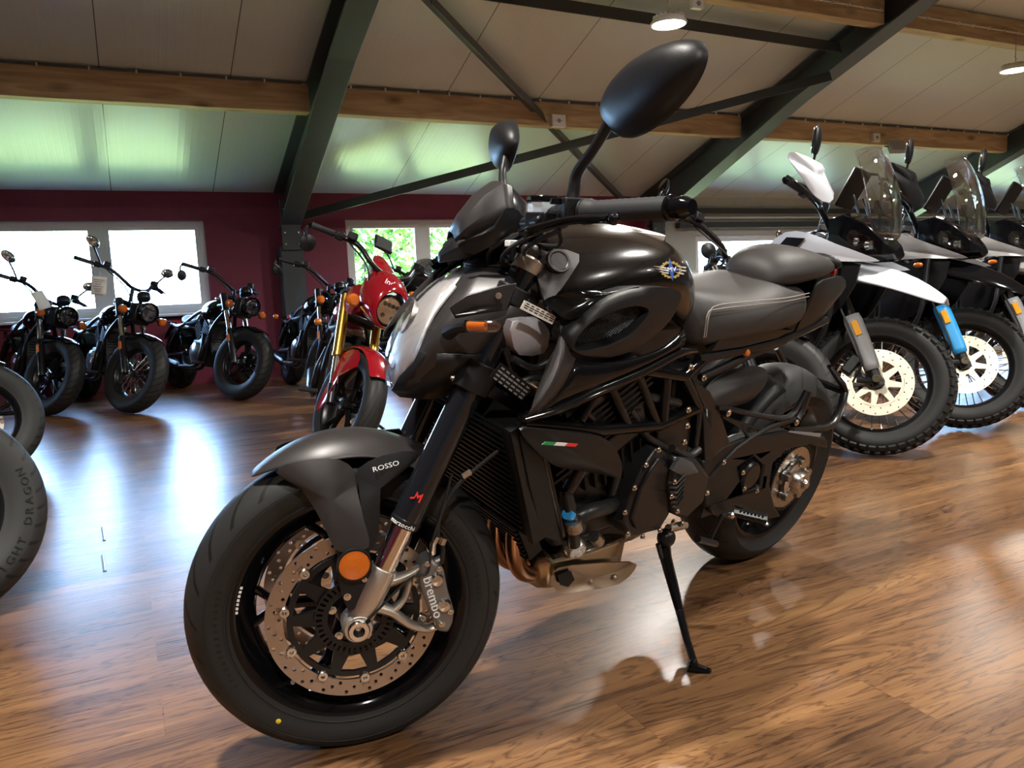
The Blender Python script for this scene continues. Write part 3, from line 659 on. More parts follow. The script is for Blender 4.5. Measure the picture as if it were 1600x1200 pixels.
def tooth_disc(g, r0, r1, hub, y, t, n):
    o = []
    for k in range(n):
        a = 2 * PI * k / n; d = 2 * PI / n
        for q, r in ((0, r0), (.25, r1), (.5, r1), (.75, r0)): o.append((r * math.cos(a + q * d), r * math.sin(a + q * d)))
    return xzplate(g, [o, circ(hub, 40)], y, t)

# ================================================================ the black naked motorcycle in the foreground
WB, RF_, RR_, TRAIL, RAKE = 1.40, 0.300, 0.318, 0.1035, R(24.5)
mroot = empty('motorcycle', Matrix.Translation((1.6848, 1.8554, 0.0)) @ Matrix.Rotation(3.387617, 4, 'Z') @ Matrix.Rotation(-0.271217, 4, 'X'),
              'black and matte grey naked motorcycle in the foreground, leaning on its side stand', 'motorcycle')
UPV = V((-math.sin(RAKE), 0, math.cos(RAKE))); STP = V((WB + TRAIL, 0, 0))
STEER = Matrix.Translation(STP) @ Matrix.Rotation(-0.445055, 4, UPV) @ Matrix.Translation(-STP)
def mp(name, g, mat, **k):
    if name in EACH:
        pa = k.pop('parent', mroot)
        for h in split(g): o = mk(EACH[name], h, M[mat], pa, **k)
        return o
    return mk(name, g, M[mat], k.pop('parent', mroot), **k)
EACH = {'float_buttons': 'float_button', 'disc_bolt': 'disc_bolt', 'caliper_bolts': 'caliper_bolt', 'stay_bolts': 'stay_bolt', 'frame_bolts': 'frame_bolt', 'cover_bolts': 'cover_bolt', 'swingarm_bolts': 'swingarm_bolt',
        'shield_bolts': 'shield_bolt', 'arm_bolts': 'arm_bolt', 'drain_fitting': 'drain_fitting', 'switch_button': 'switch_button', 'hose_fitting': 'hose_fitting', 'engine_hoses': 'engine_hose', 'coolant_hoses': 'coolant_hose', 'yoke_bolt': 'yoke_bolt'}
FA = V((WB, 0, RF_))
# ---------------------------------------------------------------- steered parts
FRAME.append(STEER)
g = tyre_g(RF_, 0.120, 0.216); g.v = [(x + FA.x, y, z + FA.z) for x, y, z in g.v]
ft = mp('front_tyre', g, 'tyre_sport', at=FA, smooth=50)
g = G()
for r in (0.2245, 0.262):
    lathe(g, [(r, .0555 if r < .24 else .0598), (r + .0012, .0565 if r < .24 else .0604), (r + .0024, .0555 if r < .24 else .0598)], FA, (0, 1, 0), 96, cap=False)
for a0 in (-30, 135):
    for k in range(16):
        a = R(a0 + k * 3.0); p = FA + V((0.243 * math.cos(a), .0595, 0.243 * math.sin(a)))
        g.merge(box(G(), (0, 0, 0), (.0012, .0085, .0012)), face_m(p, (-math.sin(a), 0, math.cos(a)), (0, 1, 0)))
mp('sidewall_lettering', g, 'rubber', parent=ft)
g = G(); ball(g, FA + V((-.0,0,0)) + V((.245 * math.cos(R(-56)), .0590, .245 * math.sin(R(-56)))), (.005, .002, .005)); mp('paint_dot', g, 'yellow', parent=ft, label='yellow balance dot')
g = rim_g(0.216, 0.105, 0.042); g.v = [(x + FA.x, y, z + FA.z) for x, y, z in g.v]
fr = mp('front_rim', g, 'black_gloss', smooth=40)
for k in range(5):
    a = R(2 + 72 * k); g = G()
    def pol(r, aa, y=0): return FA + V((r * math.cos(a + R(aa)), y, r * math.sin(a + R(aa))))
    tube(g, [pol(.035, 0), pol(.08, 0), pol(.13, 0, .004)], [.020, .014, .013], 10, sq=((0, 1, 0), .75))
    for s in (-1, 1): tube(g, [pol(.115, 0, .004), pol(.15, s * 5, .006), pol(.190, s * 13, .006)], [.012, .010, .012], 10, sm=4, sq=((0, 1, 0), .7))
    mp('spoke', g, 'black_gloss', parent=fr)
g = G(); lathe(g, [(.012, .062), (.030, .062), (.034, .045), (.036, 0), (.034, -.045), (.030, -.062), (.012, -.062)], FA, n=32); mp('hub', g, 'satin_black', parent=fr)
g = G(); a = R(-50); tube(g, [FA + V((.188 * math.cos(a), .03, .188 * math.sin(a))), FA + V((.172 * math.cos(a), .052, .172 * math.sin(a)))], .0045, 8); mp('valve', g, 'bolt', parent=fr, label='silver tyre valve')
g = G()
for k, (q, w_) in enumerate([(0, 3), (1, 5), (2, 4), (3, 5), (4, 3), (5, 5), (6, 4)]):
    a = R(4 + q * 2.2); p = FA + V((0.2075 * math.cos(a), .0475, 0.2075 * math.sin(a)))
    g.merge(box(G(), (0, 0, 0), (.005, .0045, .0006)), face_m(p, (-math.sin(a), 0, math.cos(a)), (0, 1, 0)))
mp('rim_sticker', g, 'white_flat', parent=fr)
for s in (1, -1):
    g = disc_g(.160, .128, 0, .005, 66, .0037); g.v = [(x + FA.x, y + s * .072, z + FA.z) for x, y, z in g.v]
    dc = mp('brake_disc', g, 'disc', smooth=30)
    g = carrier_g(.122, .052, 0, 10, .007); g.v = [(x + FA.x, y + s * .070, z + FA.z) for x, y, z in g.v]; mp('disc_carrier', g, 'satin_black', parent=dc, smooth=0, bevel=.001)
    g = G()
    for k in range(10):
        a = 2 * PI * (k + .25) / 10; p = FA + V((.127 * math.cos(a), s * .075, .127 * math.sin(a)))
        lathe(g, [(.004, .004), (.0085, .004), (.0105, .001), (.0105, -.006), (.004, -.006)], p, (0, s, 0), 16, closed=True)
        q = FA + V((.134 * math.cos(a), s * .072, .134 * math.sin(a))); g.merge(box(G(), (0, 0, 0), (.018, .016, .005)), face_m(q, (math.cos(a), 0, math.sin(a)), (0, 1, 0)))
    mp('float_button', g, 'bolt', parent=dc, kind='stuff') if False else mp('float_buttons', g, 'bolt', parent=dc)
    g = G(); o_ = [circ(.074, 60), circ(.050, 40)]
    for k in range(40):
        a = 2 * PI * k / 40; p = lambda r, q: (r * math.cos(a + q), r * math.sin(a + q)); o_.append([p(.060, -.035), p(.071, -.035), p(.071, .035), p(.060, .035)])
    xzplate(g, o_, s * .080, .003); g.v = [(x + FA.x, y, z + FA.z) for x, y, z in g.v]; mp('sensor_ring', g, 'satin_black', parent=dc, smooth=0)
    g = G()
    for k in range(5): a = 2 * PI * k / 5 + .4; hex_bolt(g, FA + V((.045 * math.cos(a), s * .078, .045 * math.sin(a))), .008, (0, s, 0), .008)
    mp('disc_bolt', g, 'bolt', parent=dc)

# fork legs
def on_fork(L, y, fx=0.0): return FA + UPV * L + V((fx, y, 0))
for s in (1, -1):
    y = s * .105
    g = G(); tube(g, [on_fork(.20, y), on_fork(.245, y), on_fork(.25, y), on_fork(.60, y), on_fork(.705, y)], [.0275, .0285, .0275, .0275, .0275], 28)
    leg = mp('fork_leg', g, 'anod_black')
    g = G(); tube(g, [on_fork(.06, y), on_fork(.215, y)], .0215, 28); mp('chrome_slider', g, 'chrome', parent=leg, label='chrome slider tube')
    g = G(); tube(g, [on_fork(.198, y), on_fork(.203, y), on_fork(.212, y), on_fork(.215, y)], [.0265, .0292, .0292, .0275], 28); mp('dust_seal', g, 'satin_black', parent=leg)
    g = G(); tube(g, [on_fork(.705, y), on_fork(.728, y)], .0285, 28); tube(g, [on_fork(.722, y), on_fork(.728, y), on_fork(.733, y)], [.0235, .022, .015], 24); mp('fork_cap', g, 'cast_alu', parent=leg)
    # cast foot with axle clamp and caliper arms
    g = G(); tube(g, [on_fork(.115, y), on_fork(.105, y), on_fork(.06, y), on_fork(.02, y), on_fork(-.012, y)], [.0245, .027, .0265, .025, .022], 20, sq=((0, 1, 0), 1.0))
    lathe(g, [(.012, .026), (.024, .026), (.027, .02), (.028, -.02), (.012, -.02)], FA + V((0, y, 0)), (0, s, 0), 32, closed=True)
    A1 = [(1.350, 0.105, 0.376), (1.315, 0.105, 0.383), (1.280, 0.098, 0.396), (1.243, 0.092, 0.406)]
    A2 = [(1.369, 0.105, 0.332), (1.337, 0.105, 0.316), (1.302, 0.098, 0.284), (1.266, 0.092, 0.268), (1.234, 0.092, 0.277)]
    A3 = [(1.337, 0.105, 0.316), (1.314, 0.104, 0.339), (1.304, 0.100, 0.373)]
    for P_, rr in ((A1, [.018, .012, .009, .009]), (A2, [.018, .014, .012, .010, .010]), (A3, [.012, .008, .010])):
        tube(g, [(x, yy * s, z) for x, yy, z in P_], rr, 10, sm=4, sq=((0, 1, 0), .7))
    foot = mp('axle_clamp', g, 'cast_alu', parent=leg, bevel=.001, label='cast silver axle clamp')
g = G(); lathe(g, [(.0105, .140), (.0175, .140), (.0195, .137), (.0195, .120), (.0105, .120)], FA, n=28, closed=True); tube(g, [FA + V((0, -.14, 0)), FA + V((0, .120, 0))], .0105, 20)
mp('front_axle', g, 'chrome')
g = G(); lathe(g, [(0, .1275), (.0105, .1275), (.0105, .121), (0, .121)], FA, n=20); hex_bolt(g, (1.383, 0.130, 0.315), .0045)
mp('axle_shade_and_bolt', g, 'dark_void', smooth=0)  # dark disc stands for the shaded bore of the hollow axle; small bolt
# caliper
for s in (1, -1):
    o = [(1.287, 0.100, 0.406), (1.268, 0.100, 0.417), (1.243, 0.100, 0.392), (1.235, 0.100, 0.354), (1.221, 0.100, 0.308), (1.223, 0.100, 0.285), (1.232, 0.100, 0.266), (1.252, 0.100, 0.271), (1.267, 0.100, 0.313), (1.283, 0.100, 0.350), (1.290, 0.100, 0.385)]
    g = G(); xzplate(g, [[(p[0], p[2]) for p in o]], s * .092, .050); cal = mp('brake_caliper', g, 'caliper', bevel=.006)
    g = G()
    for (x, yy, z) in ((1.253, 0.117, 0.397), (1.229, 0.117, 0.310), (1.245, 0.117, 0.287), (1.275, 0.117, 0.409)): hex_bolt(g, (x, s * yy, z), .006, (0, s, 0), .008)
    lathe(g, [(0, .012), (.010, .010), (.014, 0), (0, 0)], ((1.257, 0.115, 0.376)[0], s * .115, (1.257, 0.115, 0.376)[2]), (0, s, 0), 20); lathe(g, [(0, .012), (.010, .010), (.014, 0), (0, 0)], ((1.242, 0.115, 0.324)[0], s * .115, (1.242, 0.115, 0.324)[2]), (0, s, 0), 20)
    mp('caliper_bolts', g, 'bolt', parent=cal)
    if s == 1:
        a, b = V((1.274, 0.118, 0.378)), V((1.253, 0.118, 0.305)); m = face_m((a + b) / 2, b - a, (0, 1, 0)); g = G(); g.merge(text('brembo', .027, .0008, 1.0), m); mp('caliper_lettering', g, 'white_flat', parent=cal, smooth=0)
        g = G(); tube(g, [(1.245, 0.100, 0.399), (1.243, 0.100, 0.431), (1.256, 0.110, 0.460), (1.251, 0.115, 0.505), (1.225, 0.110, 0.548), (1.175, 0.100, 0.587), (1.099, 0.090, 0.639)], .0042, 8, sm=8); hz = mp('brake_hose', g, 'hose')
        g = G(); tube(g, [(1.257, 0.113, 0.458), (1.265, 0.112, 0.443), (1.264, 0.108, 0.423)], .006, 8); tube(g, [(1.248, 0.110, 0.441), (1.244, 0.110, 0.453)], .007, 8); tube(g, [(1.214, 0.112, 0.568), (1.198, 0.110, 0.577)], .0065, 8); mp('hose_fitting', g, 'bolt', parent=hz)
        g = G(); tube(g, [(1.383, 0.130, 0.317), (1.308, 0.120, 0.383), (1.275, 0.120, 0.392), (1.268, 0.118, 0.446), (1.252, 0.118, 0.506), (1.235, 0.120, 0.578)], .0025, 6, sm=6); mp('sensor_cable', g, 'hose')
# reflector and stay plate
g = G(); lathe(g, [(0, .132), (.020, .132), (.0275, .130), (.0275, .124), (0, .124)], ((1.408, 0.124, 0.422)[0], 0, (1.408, 0.124, 0.422)[2]), n=36); rf_ = mp('reflector', g, 'orange', label='round amber reflector')
g = G(); lathe(g, [(.0272, .1315), (.0300, .1315), (.0305, .122), (.0272, .122)], ((1.408, 0.124, 0.422)[0], 0, (1.408, 0.124, 0.422)[2]), n=36, closed=True); mp('reflector_rim', g, 'satin_black', parent=rf_)
g = G(); o = [(1.436, 0.118, 0.445), (1.383, 0.118, 0.455), (1.375, 0.118, 0.394), (1.392, 0.118, 0.341), (1.416, 0.118, 0.331), (1.429, 0.118, 0.363), (1.438, 0.118, 0.406)]
xzplate(g, [[(p[0], p[2]) for p in o]], .117, .006); stay = mp('fender_stay', g, 'matte_black', bevel=.001)
g = G(); hex_bolt(g, (1.419, 0.120, 0.360), .007); hex_bolt(g, (1.389, 0.120, 0.390), .005); mp('stay_bolts', g, 'bolt', parent=stay)
# front mudguard: arched shell, long tapering legs down to the stays
def fender_pt(a, t, w, r0, dr): return FA + V(((r0 - dr * abs(t) ** 2.6) * math.cos(R(a)), w * t, (r0 - dr * abs(t) ** 2.6) * math.sin(R(a))))
rows = []
for i in range(15):
    u = i / 14; a = 55 + 63 * u; w = .018 + .062 * min(1, u * 2.6) ** .7; r0 = .316 + .022 * math.sin(PI * min(1, u * 1.2) * .75); dr = .034 * min(1, u * 2.5)
    rows.append([fender_pt(a, -1 + 2 * k / 12, w, r0, dr) for k in range(13)])
g = G(); sheet(g, rows); fen = mp('front_mudguard', g, 'matte_grey', solid=.004, smooth=60, sub=1)
for s in (1, -1):
    g = G()
    L = [(1.537, 0.078, 0.582), (1.505, 0.081, 0.600), (1.431, 0.082, 0.602), (1.397, 0.082, 0.569), (1.400, 0.090, 0.551), (1.391, 0.112, 0.501), (1.383, 0.124, 0.451), (1.434, 0.124, 0.447), (1.453, 0.116, 0.477), (1.471, 0.102, 0.514), (1.497, 0.088, 0.552)]
    panel(g, [(x, y * s, z) for x, y, z in L], .010, .004, (0, s, 0), sm=3, rings=3); mp('mudguard_leg', g, 'matte_grey', smooth=50)
    g = G(); L = [(1.398, 0.086, 0.584), (1.355, 0.086, 0.607), (1.295, 0.090, 0.614), (1.297, 0.090, 0.594), (1.348, 0.090, 0.572), (1.370, 0.096, 0.554), (1.363, 0.110, 0.468), (1.384, 0.118, 0.441), (1.393, 0.108, 0.511), (1.398, 0.092, 0.557)]
    panel(g, [(x, y * s, z) for x, y, z in L], .004, .004, (0, s, 0), sm=2, rings=2); mp('mudguard_inner_leg', g, 'matte_black', smooth=50)
a, b = V((1.374, 0.093, 0.583)), V((1.326, 0.095, 0.595)); g = G(); g.merge(text('ROSSO', .0125, .0006, 1.25), face_m((a + b) / 2, b - a, (0, 1, .25))); mp('mudguard_lettering', g, 'white_flat', smooth=0)
# fork decals: red emblem and white lettering near the bottom of the outer tube
def on_tube(L, y, ang, r):
    ax = UPV; n = (V((0, 1, 0)) * math.cos(R(ang)) + UPV.cross(V((0, 1, 0))) * -math.sin(R(ang))).normalized()
    return on_fork(L, y) + n * r, n
p, n_ = on_tube(.262, .105, 18, .0279); m = face_m(p, UPV.cross(n_), n_)
g = G(); pts = [(-.011, -.006), (-.005, -.003), (-.004, .009), (.001, .002), (.008, .009), (.008, -.009), (.005, -.009), (.005, .002), (.001, -.004), (-.002, .001), (-.004, -.006), (-.011, -.009)]
plate(g, [pts], .0006, m); mp('fork_emblem', g, 'red_flat', smooth=0)
tx = text('marzocchi', .0115, .0003, 1.1); cyl_r = .0298
bend = G(); bend.v = [tuple((on_tube(.205 + y, .105, 25 - math.degrees(x / cyl_r), cyl_r + z)[0])) for x, y, z in tx.v]; bend.f = list(tx.f)
mp('fork_lettering', bend, 'white_flat', smooth=0)
# yokes
for L0, L1, rr in ((.470, .525, .036), (.640, .672, .036)):
    g = G()
    for s in (1, -1): tube(g, [on_fork(L0, s * .105), on_fork(L1, s * .105)], rr, 28)
    c = on_fork((L0 + L1) / 2, 0, -.02); g.merge(box(G(), (0, 0, 0), (.19, .055, (L1 - L0) * .8)), face_m(c, (0, 1, 0), UPV))
    y_ = mp('yoke', g, 'matte_black', bevel=.003)
    g = G()
    if L0 < .5:
        for k in (.485, .512): hex_bolt(g, on_fork(k, .105) + V((.037, .005, .01)), .006, (1, .2, .3), .006)
    mp('yoke_bolt', g, 'bolt', parent=y_) if g.v else None
g = G(); tube(g, [on_fork(.43, 0, -.045), on_fork(.72, 0, -.045)], .024, 20); mp('steering_stem', g, 'satin_black')
# headlamp: clear lens over a matte shell
HZ = [(.716, 1.331, 1.328, .020, .03, 1.27, .05, 1.225, .06), (.740, 1.338, 1.322, .05, .055, 1.255, .085, 1.205, .095), (.770, 1.343, 1.302, .070, .080, 1.245, .105, 1.195, .115),
      (.800, 1.335, 1.293, .076, .090, 1.235, .115, 1.18, .125), (.835, 1.320, 1.280, .076, .090, 1.21, .126, 1.165, .134), (.872, 1.296, 1.256, .066, .078, 1.175, .126, 1.105, .140), (.905, 1.263, 1.230, .048, .060, 1.15, .112, 1.085, .138), (.928, 1.232, 1.210, .030, .042, 1.14, .092, 1.088, .125), (.946, 1.195, 1.184, .014, .022, 1.13, .060, 1.095, .09)]
def hrow(z, xc, xe, ym, ye, xs, ys, xb, yb):
    xm = xc * .72 + xe * .28
    return [(xc, 0, z), (xm + .004, ym * .55, z), (xe * .5 + xm * .5 + .003, ym, z), (xe, ye, z)], [(xe, ye, z), ((xe + xs) / 2 + .01, (ye + ys) / 2 + .008, z), (xs, ys + .004, z), ((xs + xb) / 2, (ys + yb) / 2 + .006, z), (xb, yb, z)]
lr = []; sr = []
for h in HZ:
    a, b = hrow(*h); lr.append([(x, -y, z) for x, y, z in reversed(a[1:])] + a); sr.append(b)
g = G(); sheet(g, lr); g2 = G(); sheet(g2, [[(x * .985 + .008, y * .9, z) for x, y, z in r] for r in lr])
hs = G(); sheet(hs, sr); hs.mir()
top = [(x, y, z) for x, y, z in ((1.195, 0, .950), (1.170, .035, .948), (1.13, .070, .950), (1.095, .09, .948), (1.09, .05, .965), (1.09, 0, .970))]
t_ = G(); sheet(t_, [[(1.195, 0, .948), (1.14, 0, .965), (1.095, 0, .972)], [(1.182, .02, .947), (1.138, .04, .960), (1.095, .05, .966)], [(1.170, .035, .946), (1.13, .070, .946), (1.095, .09, .946)]]); t_.mir(); hs.merge(t_)
hl = mp('headlight', hs, 'matte_grey', solid=.004, smooth=50)
mp('headlight_lens', g, 'lens', parent=hl, solid=.002, smooth=70)
# reflector sheet hugging the lens, its silver standing in for reflections; bulb pods, trim
bk = G(); sheet(bk, [[(x - .007 - .006 * (1 - abs(k - 3) / 3), y * .93, z + (.002 if z < .8 else -.002)) for k, (x, y, z) in enumerate(r)] for r in lr]); mp('headlight_sheen_reflector', bk, 'lamp_silver', parent=hl, solid=.002)
g = G()
for z, x in ((.775, 1.300), (.845, 1.282)):
    lathe(g, [(.010, -.01), (.022, .0), (.034, .018), (.036, .020), (.034, .021), (.020, .006), (.0, .0)], (x, 0, z), (1, 0, .35), 28)
mp('projector', g, 'steel', parent=hl)
g = G()
for s in (1, -1): tube(g, [(1.300, s * .060, .752), (1.292, s * .080, .80), (1.268, s * .082, .86), (1.225, s * .062, .91)], .004, 8, sm=5)
mp('light_strip', g, 'white_flat', parent=hl)
g = G(); rows = []
for z, x0, y0, x1, y1 in ((.700, 1.315, .02, 1.24, .04), (.716, 1.333, .034, 1.222, .066), (.745, 1.325, .064, 1.200, .102), (.775, 1.303, .084, 1.190, .122), (.795, 1.296, .094, 1.180, .130)): rows.append([(x0, y0, z), ((x0 + x1) / 2, (y0 + y1) / 2 + .015, z), (x1, y1, z)])
sheet(g, rows); g.mir(); sheet(g, [[(1.315, -.02, .700), (1.24, -.04, .700)], [(1.315, .02, .700), (1.24, .04, .700)]]); mp('headlight_underside', g, 'matte_black', parent=hl, solid=.004)
for s in (1, -1):
    g = G(); L = [(1.251, 0.128, 0.877), (1.225, 0.140, 0.899), (1.158, 0.150, 0.920), (1.137, 0.150, 0.923), (1.153, 0.150, 0.876), (1.206, 0.146, 0.867), (1.240, 0.132, 0.858)]
    panel(g, [(x, y * s, z) for x, y, z in L], .006, .010, (0, s, 0), rings=2); fp = mp('headlight_side_panel', g, 'matte_grey', smooth=30, bevel=.002)
    g = G(); L = [(1.242, 0.139, 0.865), (1.213, 0.149, 0.882), (1.163, 0.156, 0.888), (1.165, 0.156, 0.879), (1.211, 0.152, 0.871)]; panel(g, [(x, y * s, z) for x, y, z in L], .001, .003, (0, s, 0), rings=2); mp('side_inset', g, 'satin_black', parent=fp)
    g = G(); x, y, z = (1.172, 0.157, 0.901); hex_bolt(g, (x, s * y, z), .006, (0, s, 0), .004); mp('panel_bolt', g, 'bolt', parent=fp)
# indicators
for s in (1, -1):
    S_ = lambda p: (p[0], p[1] * s, p[2])
    g = G(); tube(g, [S_((1.252, 0.130, 0.833)), S_((1.244, 0.165, 0.846)), S_((1.233, 0.185, 0.851))], [.013, .010, .011], 10, sm=3); si = mp('indicator', g, 'matte_black')
    g = G(); c0, c1 = V(S_((1.235, 0.185, 0.851))), V(S_((1.192, 0.235, 0.856))); tube(g, [c0, c0 * .9 + c1 * .1, c0 * .1 + c1 * .9, c1], [.006, .0115, .0105, .006], 14, sq=((0, 0, 1), .8)); mp('indicator_lens', g, 'lens', parent=si)
    g = G(); tube(g, [c0 * .92 + c1 * .08, c0 * .4 + c1 * .6], [.0085, .0075], 10, sq=((0, 0, 1), .8)); mp('bulb_cover', g, 'amber_lens', parent=si, label='amber bulb cover')
# fly screen and instrument cowl
CW = [((1.227, 0.000, 1.027), .040), ((1.214, 0.000, 1.055), .050), ((1.178, 0.000, 1.091), .055), ((1.150, 0.000, 1.099), .055), ((1.118, 0.000, 1.086), .070), ((1.075, 0.000, 1.043), .085)]
VS = [(1.218, .030, 1.004, .984), (1.201, .050, 1.036, .994), (1.171, .064, 1.074, 1.006), (1.141, .070, 1.097, 1.016), (1.124, .074, 1.093, 1.016)]
def vrow(x, w, zt, zb): return [(x - .008, w * 1.0, zb), (x, w * .96, (zt + zb) / 2), (x, w * .72, zt - .004), (x + .002, w * .35, zt + .001), (x + .003, 0, zt + .002), (x + .002, -w * .35, zt + .001), (x, -w * .72, zt - .004), (x, -w * .96, (zt + zb) / 2), (x - .008, -w, zb)]
g = G(); sheet(g, [vrow(*v) for v in VS]); cw = mp('fly_screen', g, 'matte_grey', solid=.005, smooth=28)
g = G(); sheet(g, [vrow(*v) for v in ((1.126, .076, 1.090, 1.010), (1.100, .086, 1.066, .996), (1.075, .096, 1.034, .982), (1.062, .094, 1.012, .980))]); mp('cowl_rear', g, 'satin_black', solid=.005, smooth=28)
g = G(); rows = [half([(x, 0, z1), (x, w * .7, z1 - .004), (x, w, (z0 + z1) / 2), (x, w * .6, z0), (x, 0, z0 - .003)]) for x, w, z0, z1 in ((1.243, .014, .952, .970), (1.215, .045, .957, 1.004), (1.175, .072, .967, 1.020), (1.135, .085, .985, 1.022), (1.10, .088, .998, 1.020))]
loft(g, rows); mp('instrument_cowl', g, 'matte_black', smooth=40, bevel=.002)
g = G(); rows = [half([(x, 0, z1), (x, w, z1 - .01), (x, w, z0), (x, 0, z0)]) for x, w, z0, z1 in ((1.19, .045, 1.022, 1.052), (1.15, .058, 1.03, 1.088), (1.10, .066, 1.02, 1.060))]; loft(g, rows); dash = mp('instrument_pod', g, 'satin_black', bevel=.004)
g = G(); g.merge(box(G(), (0, 0, 0), (.11, .065, .003)), face_m((1.095, 0, 1.045), (0, 1, 0), (-1, 0, .5))); mp('display', g, 'glass', parent=dash)
for s in (1, -1):
    g = G(); S_ = lambda p: (p[0], p[1] * s, p[2])
    L = [(1.223, 0.060, 0.983), (1.203, 0.075, 0.997), (1.165, 0.090, 1.021), (1.147, 0.097, 1.051), (1.122, 0.100, 1.047), (1.117, 0.100, 1.025), (1.138, 0.095, 1.004), (1.196, 0.075, 0.968)]
    panel(g, [S_(p) for p in L], .008, .004, (0, s, 0), rings=2, sm=2); mp('cowl_wing', g, 'satin_black', smooth=50)
# handlebar with grips, switches, levers, mirrors
HB = [(1.0, .42, 1.048), (1.040, .33, 1.046), (1.068, .255, 1.044), (1.098, .16, 1.040), (1.108, .09, 1.010), (1.110, .03, .995)]
full = HB + [(x, -y, z) for x, y, z in reversed(HB)]
g = G(); tube(g, full, .0125, 14, sm=4); hb = mp('handlebar', g, 'satin_black')
g = G(); box(g, (1.110, 0, .990), (.05, .10, .035)); box(g, (1.11, .05, .965), (.03, .03, .06)); box(g, (1.11, -.05, .965), (.03, .03, .06)); mp('bar_clamp', g, 'matte_black', bevel=.005)
for s in (1, -1):
    Q = lambda x, y, z: (x, y * s, z)
    g = G(); a, b = V(Q(1.064, .268, 1.044)), V(Q(1.0, .418, 1.048)); N = 26; pts = []; rr = []
    for k in range(N + 1): t = k / N; pts.append(a.lerp(b, t)); rr.append(.0205 if k < 2 else (.0188 if k == 2 else (.0168 + .0006 * (k % 2))))
    tube(g, pts, rr, 20, sq=((0, 0, 1), 1)); gr = mp('grip', g, 'grip', smooth=40)
    g = G(); d = (b - a).normalized(); tube(g, [b, b + d * .004, b + d * .006, b + d * .022, b + d * .026, b + d * .040], [.019, .019, .0145, .0165, .0165, .011], 20); be = mp('bar_end', g, 'black_gloss', parent=gr)
    g = G(); c = a - d * .032; tube(g, [a - d * .002, a - d * .008], .021, 20); g.merge(box(G(), (0, 0, 0), (.046, .036, .050)), face_m(c + V((-.002, 0, .004)), d, (1, 0, 0))); sw = mp('switch_housing', g, 'matte_black', bevel=.006)
    g = G(); g.merge(box(G(), (0, 0, 0), (.014, .010, .030)), face_m(c + V((.024, 0, .016)), d, (1, 0, 0))); g.merge(box(G(), (0, 0, 0), (.02, .006, .008)), face_m(c + V((-.03, 0, .0)), d, (0, 0, 1))); mp('switch_button', g, 'black_gloss', parent=sw, bevel=.002)
    # lever perch and lever
    g = G(); c = V(Q(1.088, .205, 1.036)); tube(g, [c - d * .012, c + d * .012], .020, 20); g.merge(box(G(), (0, 0, 0), (.05, .030, .024)), face_m(c + V((.030, 0, -.006)), d, (0, 0, 1))); tube(g, [c + V((.042, -.05 * s, -.012)), c + V((.036, .02 * s, -.01))], .011, 12); mp('lever_perch', g, 'satin_black', bevel=.003)
    g = G(); tube(g, [Q(1.142, .200, 1.008), Q(1.140, .232, 1.012), Q(1.124, .262, 1.020), Q(1.104, .300, 1.028), Q(1.078, .352, 1.030), Q(1.070, .372, 1.030)], [.010, .009, .0075, .007, .0065, .008], 12, sm=5, sq=((0, 0, 1), 1.3)); ball(g, Q(1.068, .378, 1.030), .0095); mp('lever', g, 'black_gloss')
    # fluid reservoir
    g = G(); x, y, z = Q(1.106, .180, 1.046); rows = []
    for zz, w_ in ((-.028, .016), (-.020, .022), (.006, .026), (.014, .027)): rows.append([(x + w_ * math.cos(q) * 1.0 + (0), y + w_ * math.sin(q), z + zz) for q in [2 * PI * (k + .5) / 8 for k in range(8)]])
    loft(g, rows); rs = mp('fluid_reservoir', g, 'fluid', bevel=.002, smooth=20)
    g = G(); tube(g, [(x, y, z + .014), (x, y, z + .024)], .029, 8); mp('reservoir_lid', g, 'black_gloss', parent=rs, smooth=20, bevel=.002)
    # mirror
    g = G(); tube(g, [Q(1.066, .205, 1.052), Q(1.062, .203, 1.082), Q(1.060, .210, 1.110), Q(1.050, .250, 1.145), Q(1.038, .272, 1.180)], [.0115, .0105, .0095, .0085, .0095], 14, sm=6); ms = mp('mirror_stem', g, 'matte_black')
    O = [(1.030, .250, 1.185), (1.028, .238, 1.212), (1.022, .262, 1.243), (1.012, .320, 1.268), (1.004, .400, 1.276), (.998, .452, 1.268), (.997, .472, 1.245), (1.001, .462, 1.215), (1.008, .425, 1.185), (1.018, .360, 1.160), (1.026, .300, 1.157)]
    c = V((1.014, .350, 1.215)); P_ = catmull([V(p) for p in O], 4, True); rows = []
    for sc, dx in ((.90, -.012), (1.0, -.008), (1.0, .0), (.97, .008), (.86, .020), (.62, .030), (.30, .035)):
        rows.append([Q(*(c + (p - c) * sc + V((dx, .006 * (1 - sc), .016 * (1 - sc))))) for p in P_])
    g = G(); sheet(g, rows, cu=True); k = len(P_); g.f.append(tuple(range((len(rows) - 1) * k, len(rows) * k)))
    g.f.append(tuple(range(k - 1, -1, -1))); mi = mp('mirror', g, 'matte_black', smooth=45)
    g = G(); g.v = [tuple(Q(*(c + (p - c) * .88 + V((-.0125, 0, 0))))) for p in P_]; g.f = [tuple(range(k))]; mp('mirror_glass', g, 'mirror', parent=mi)
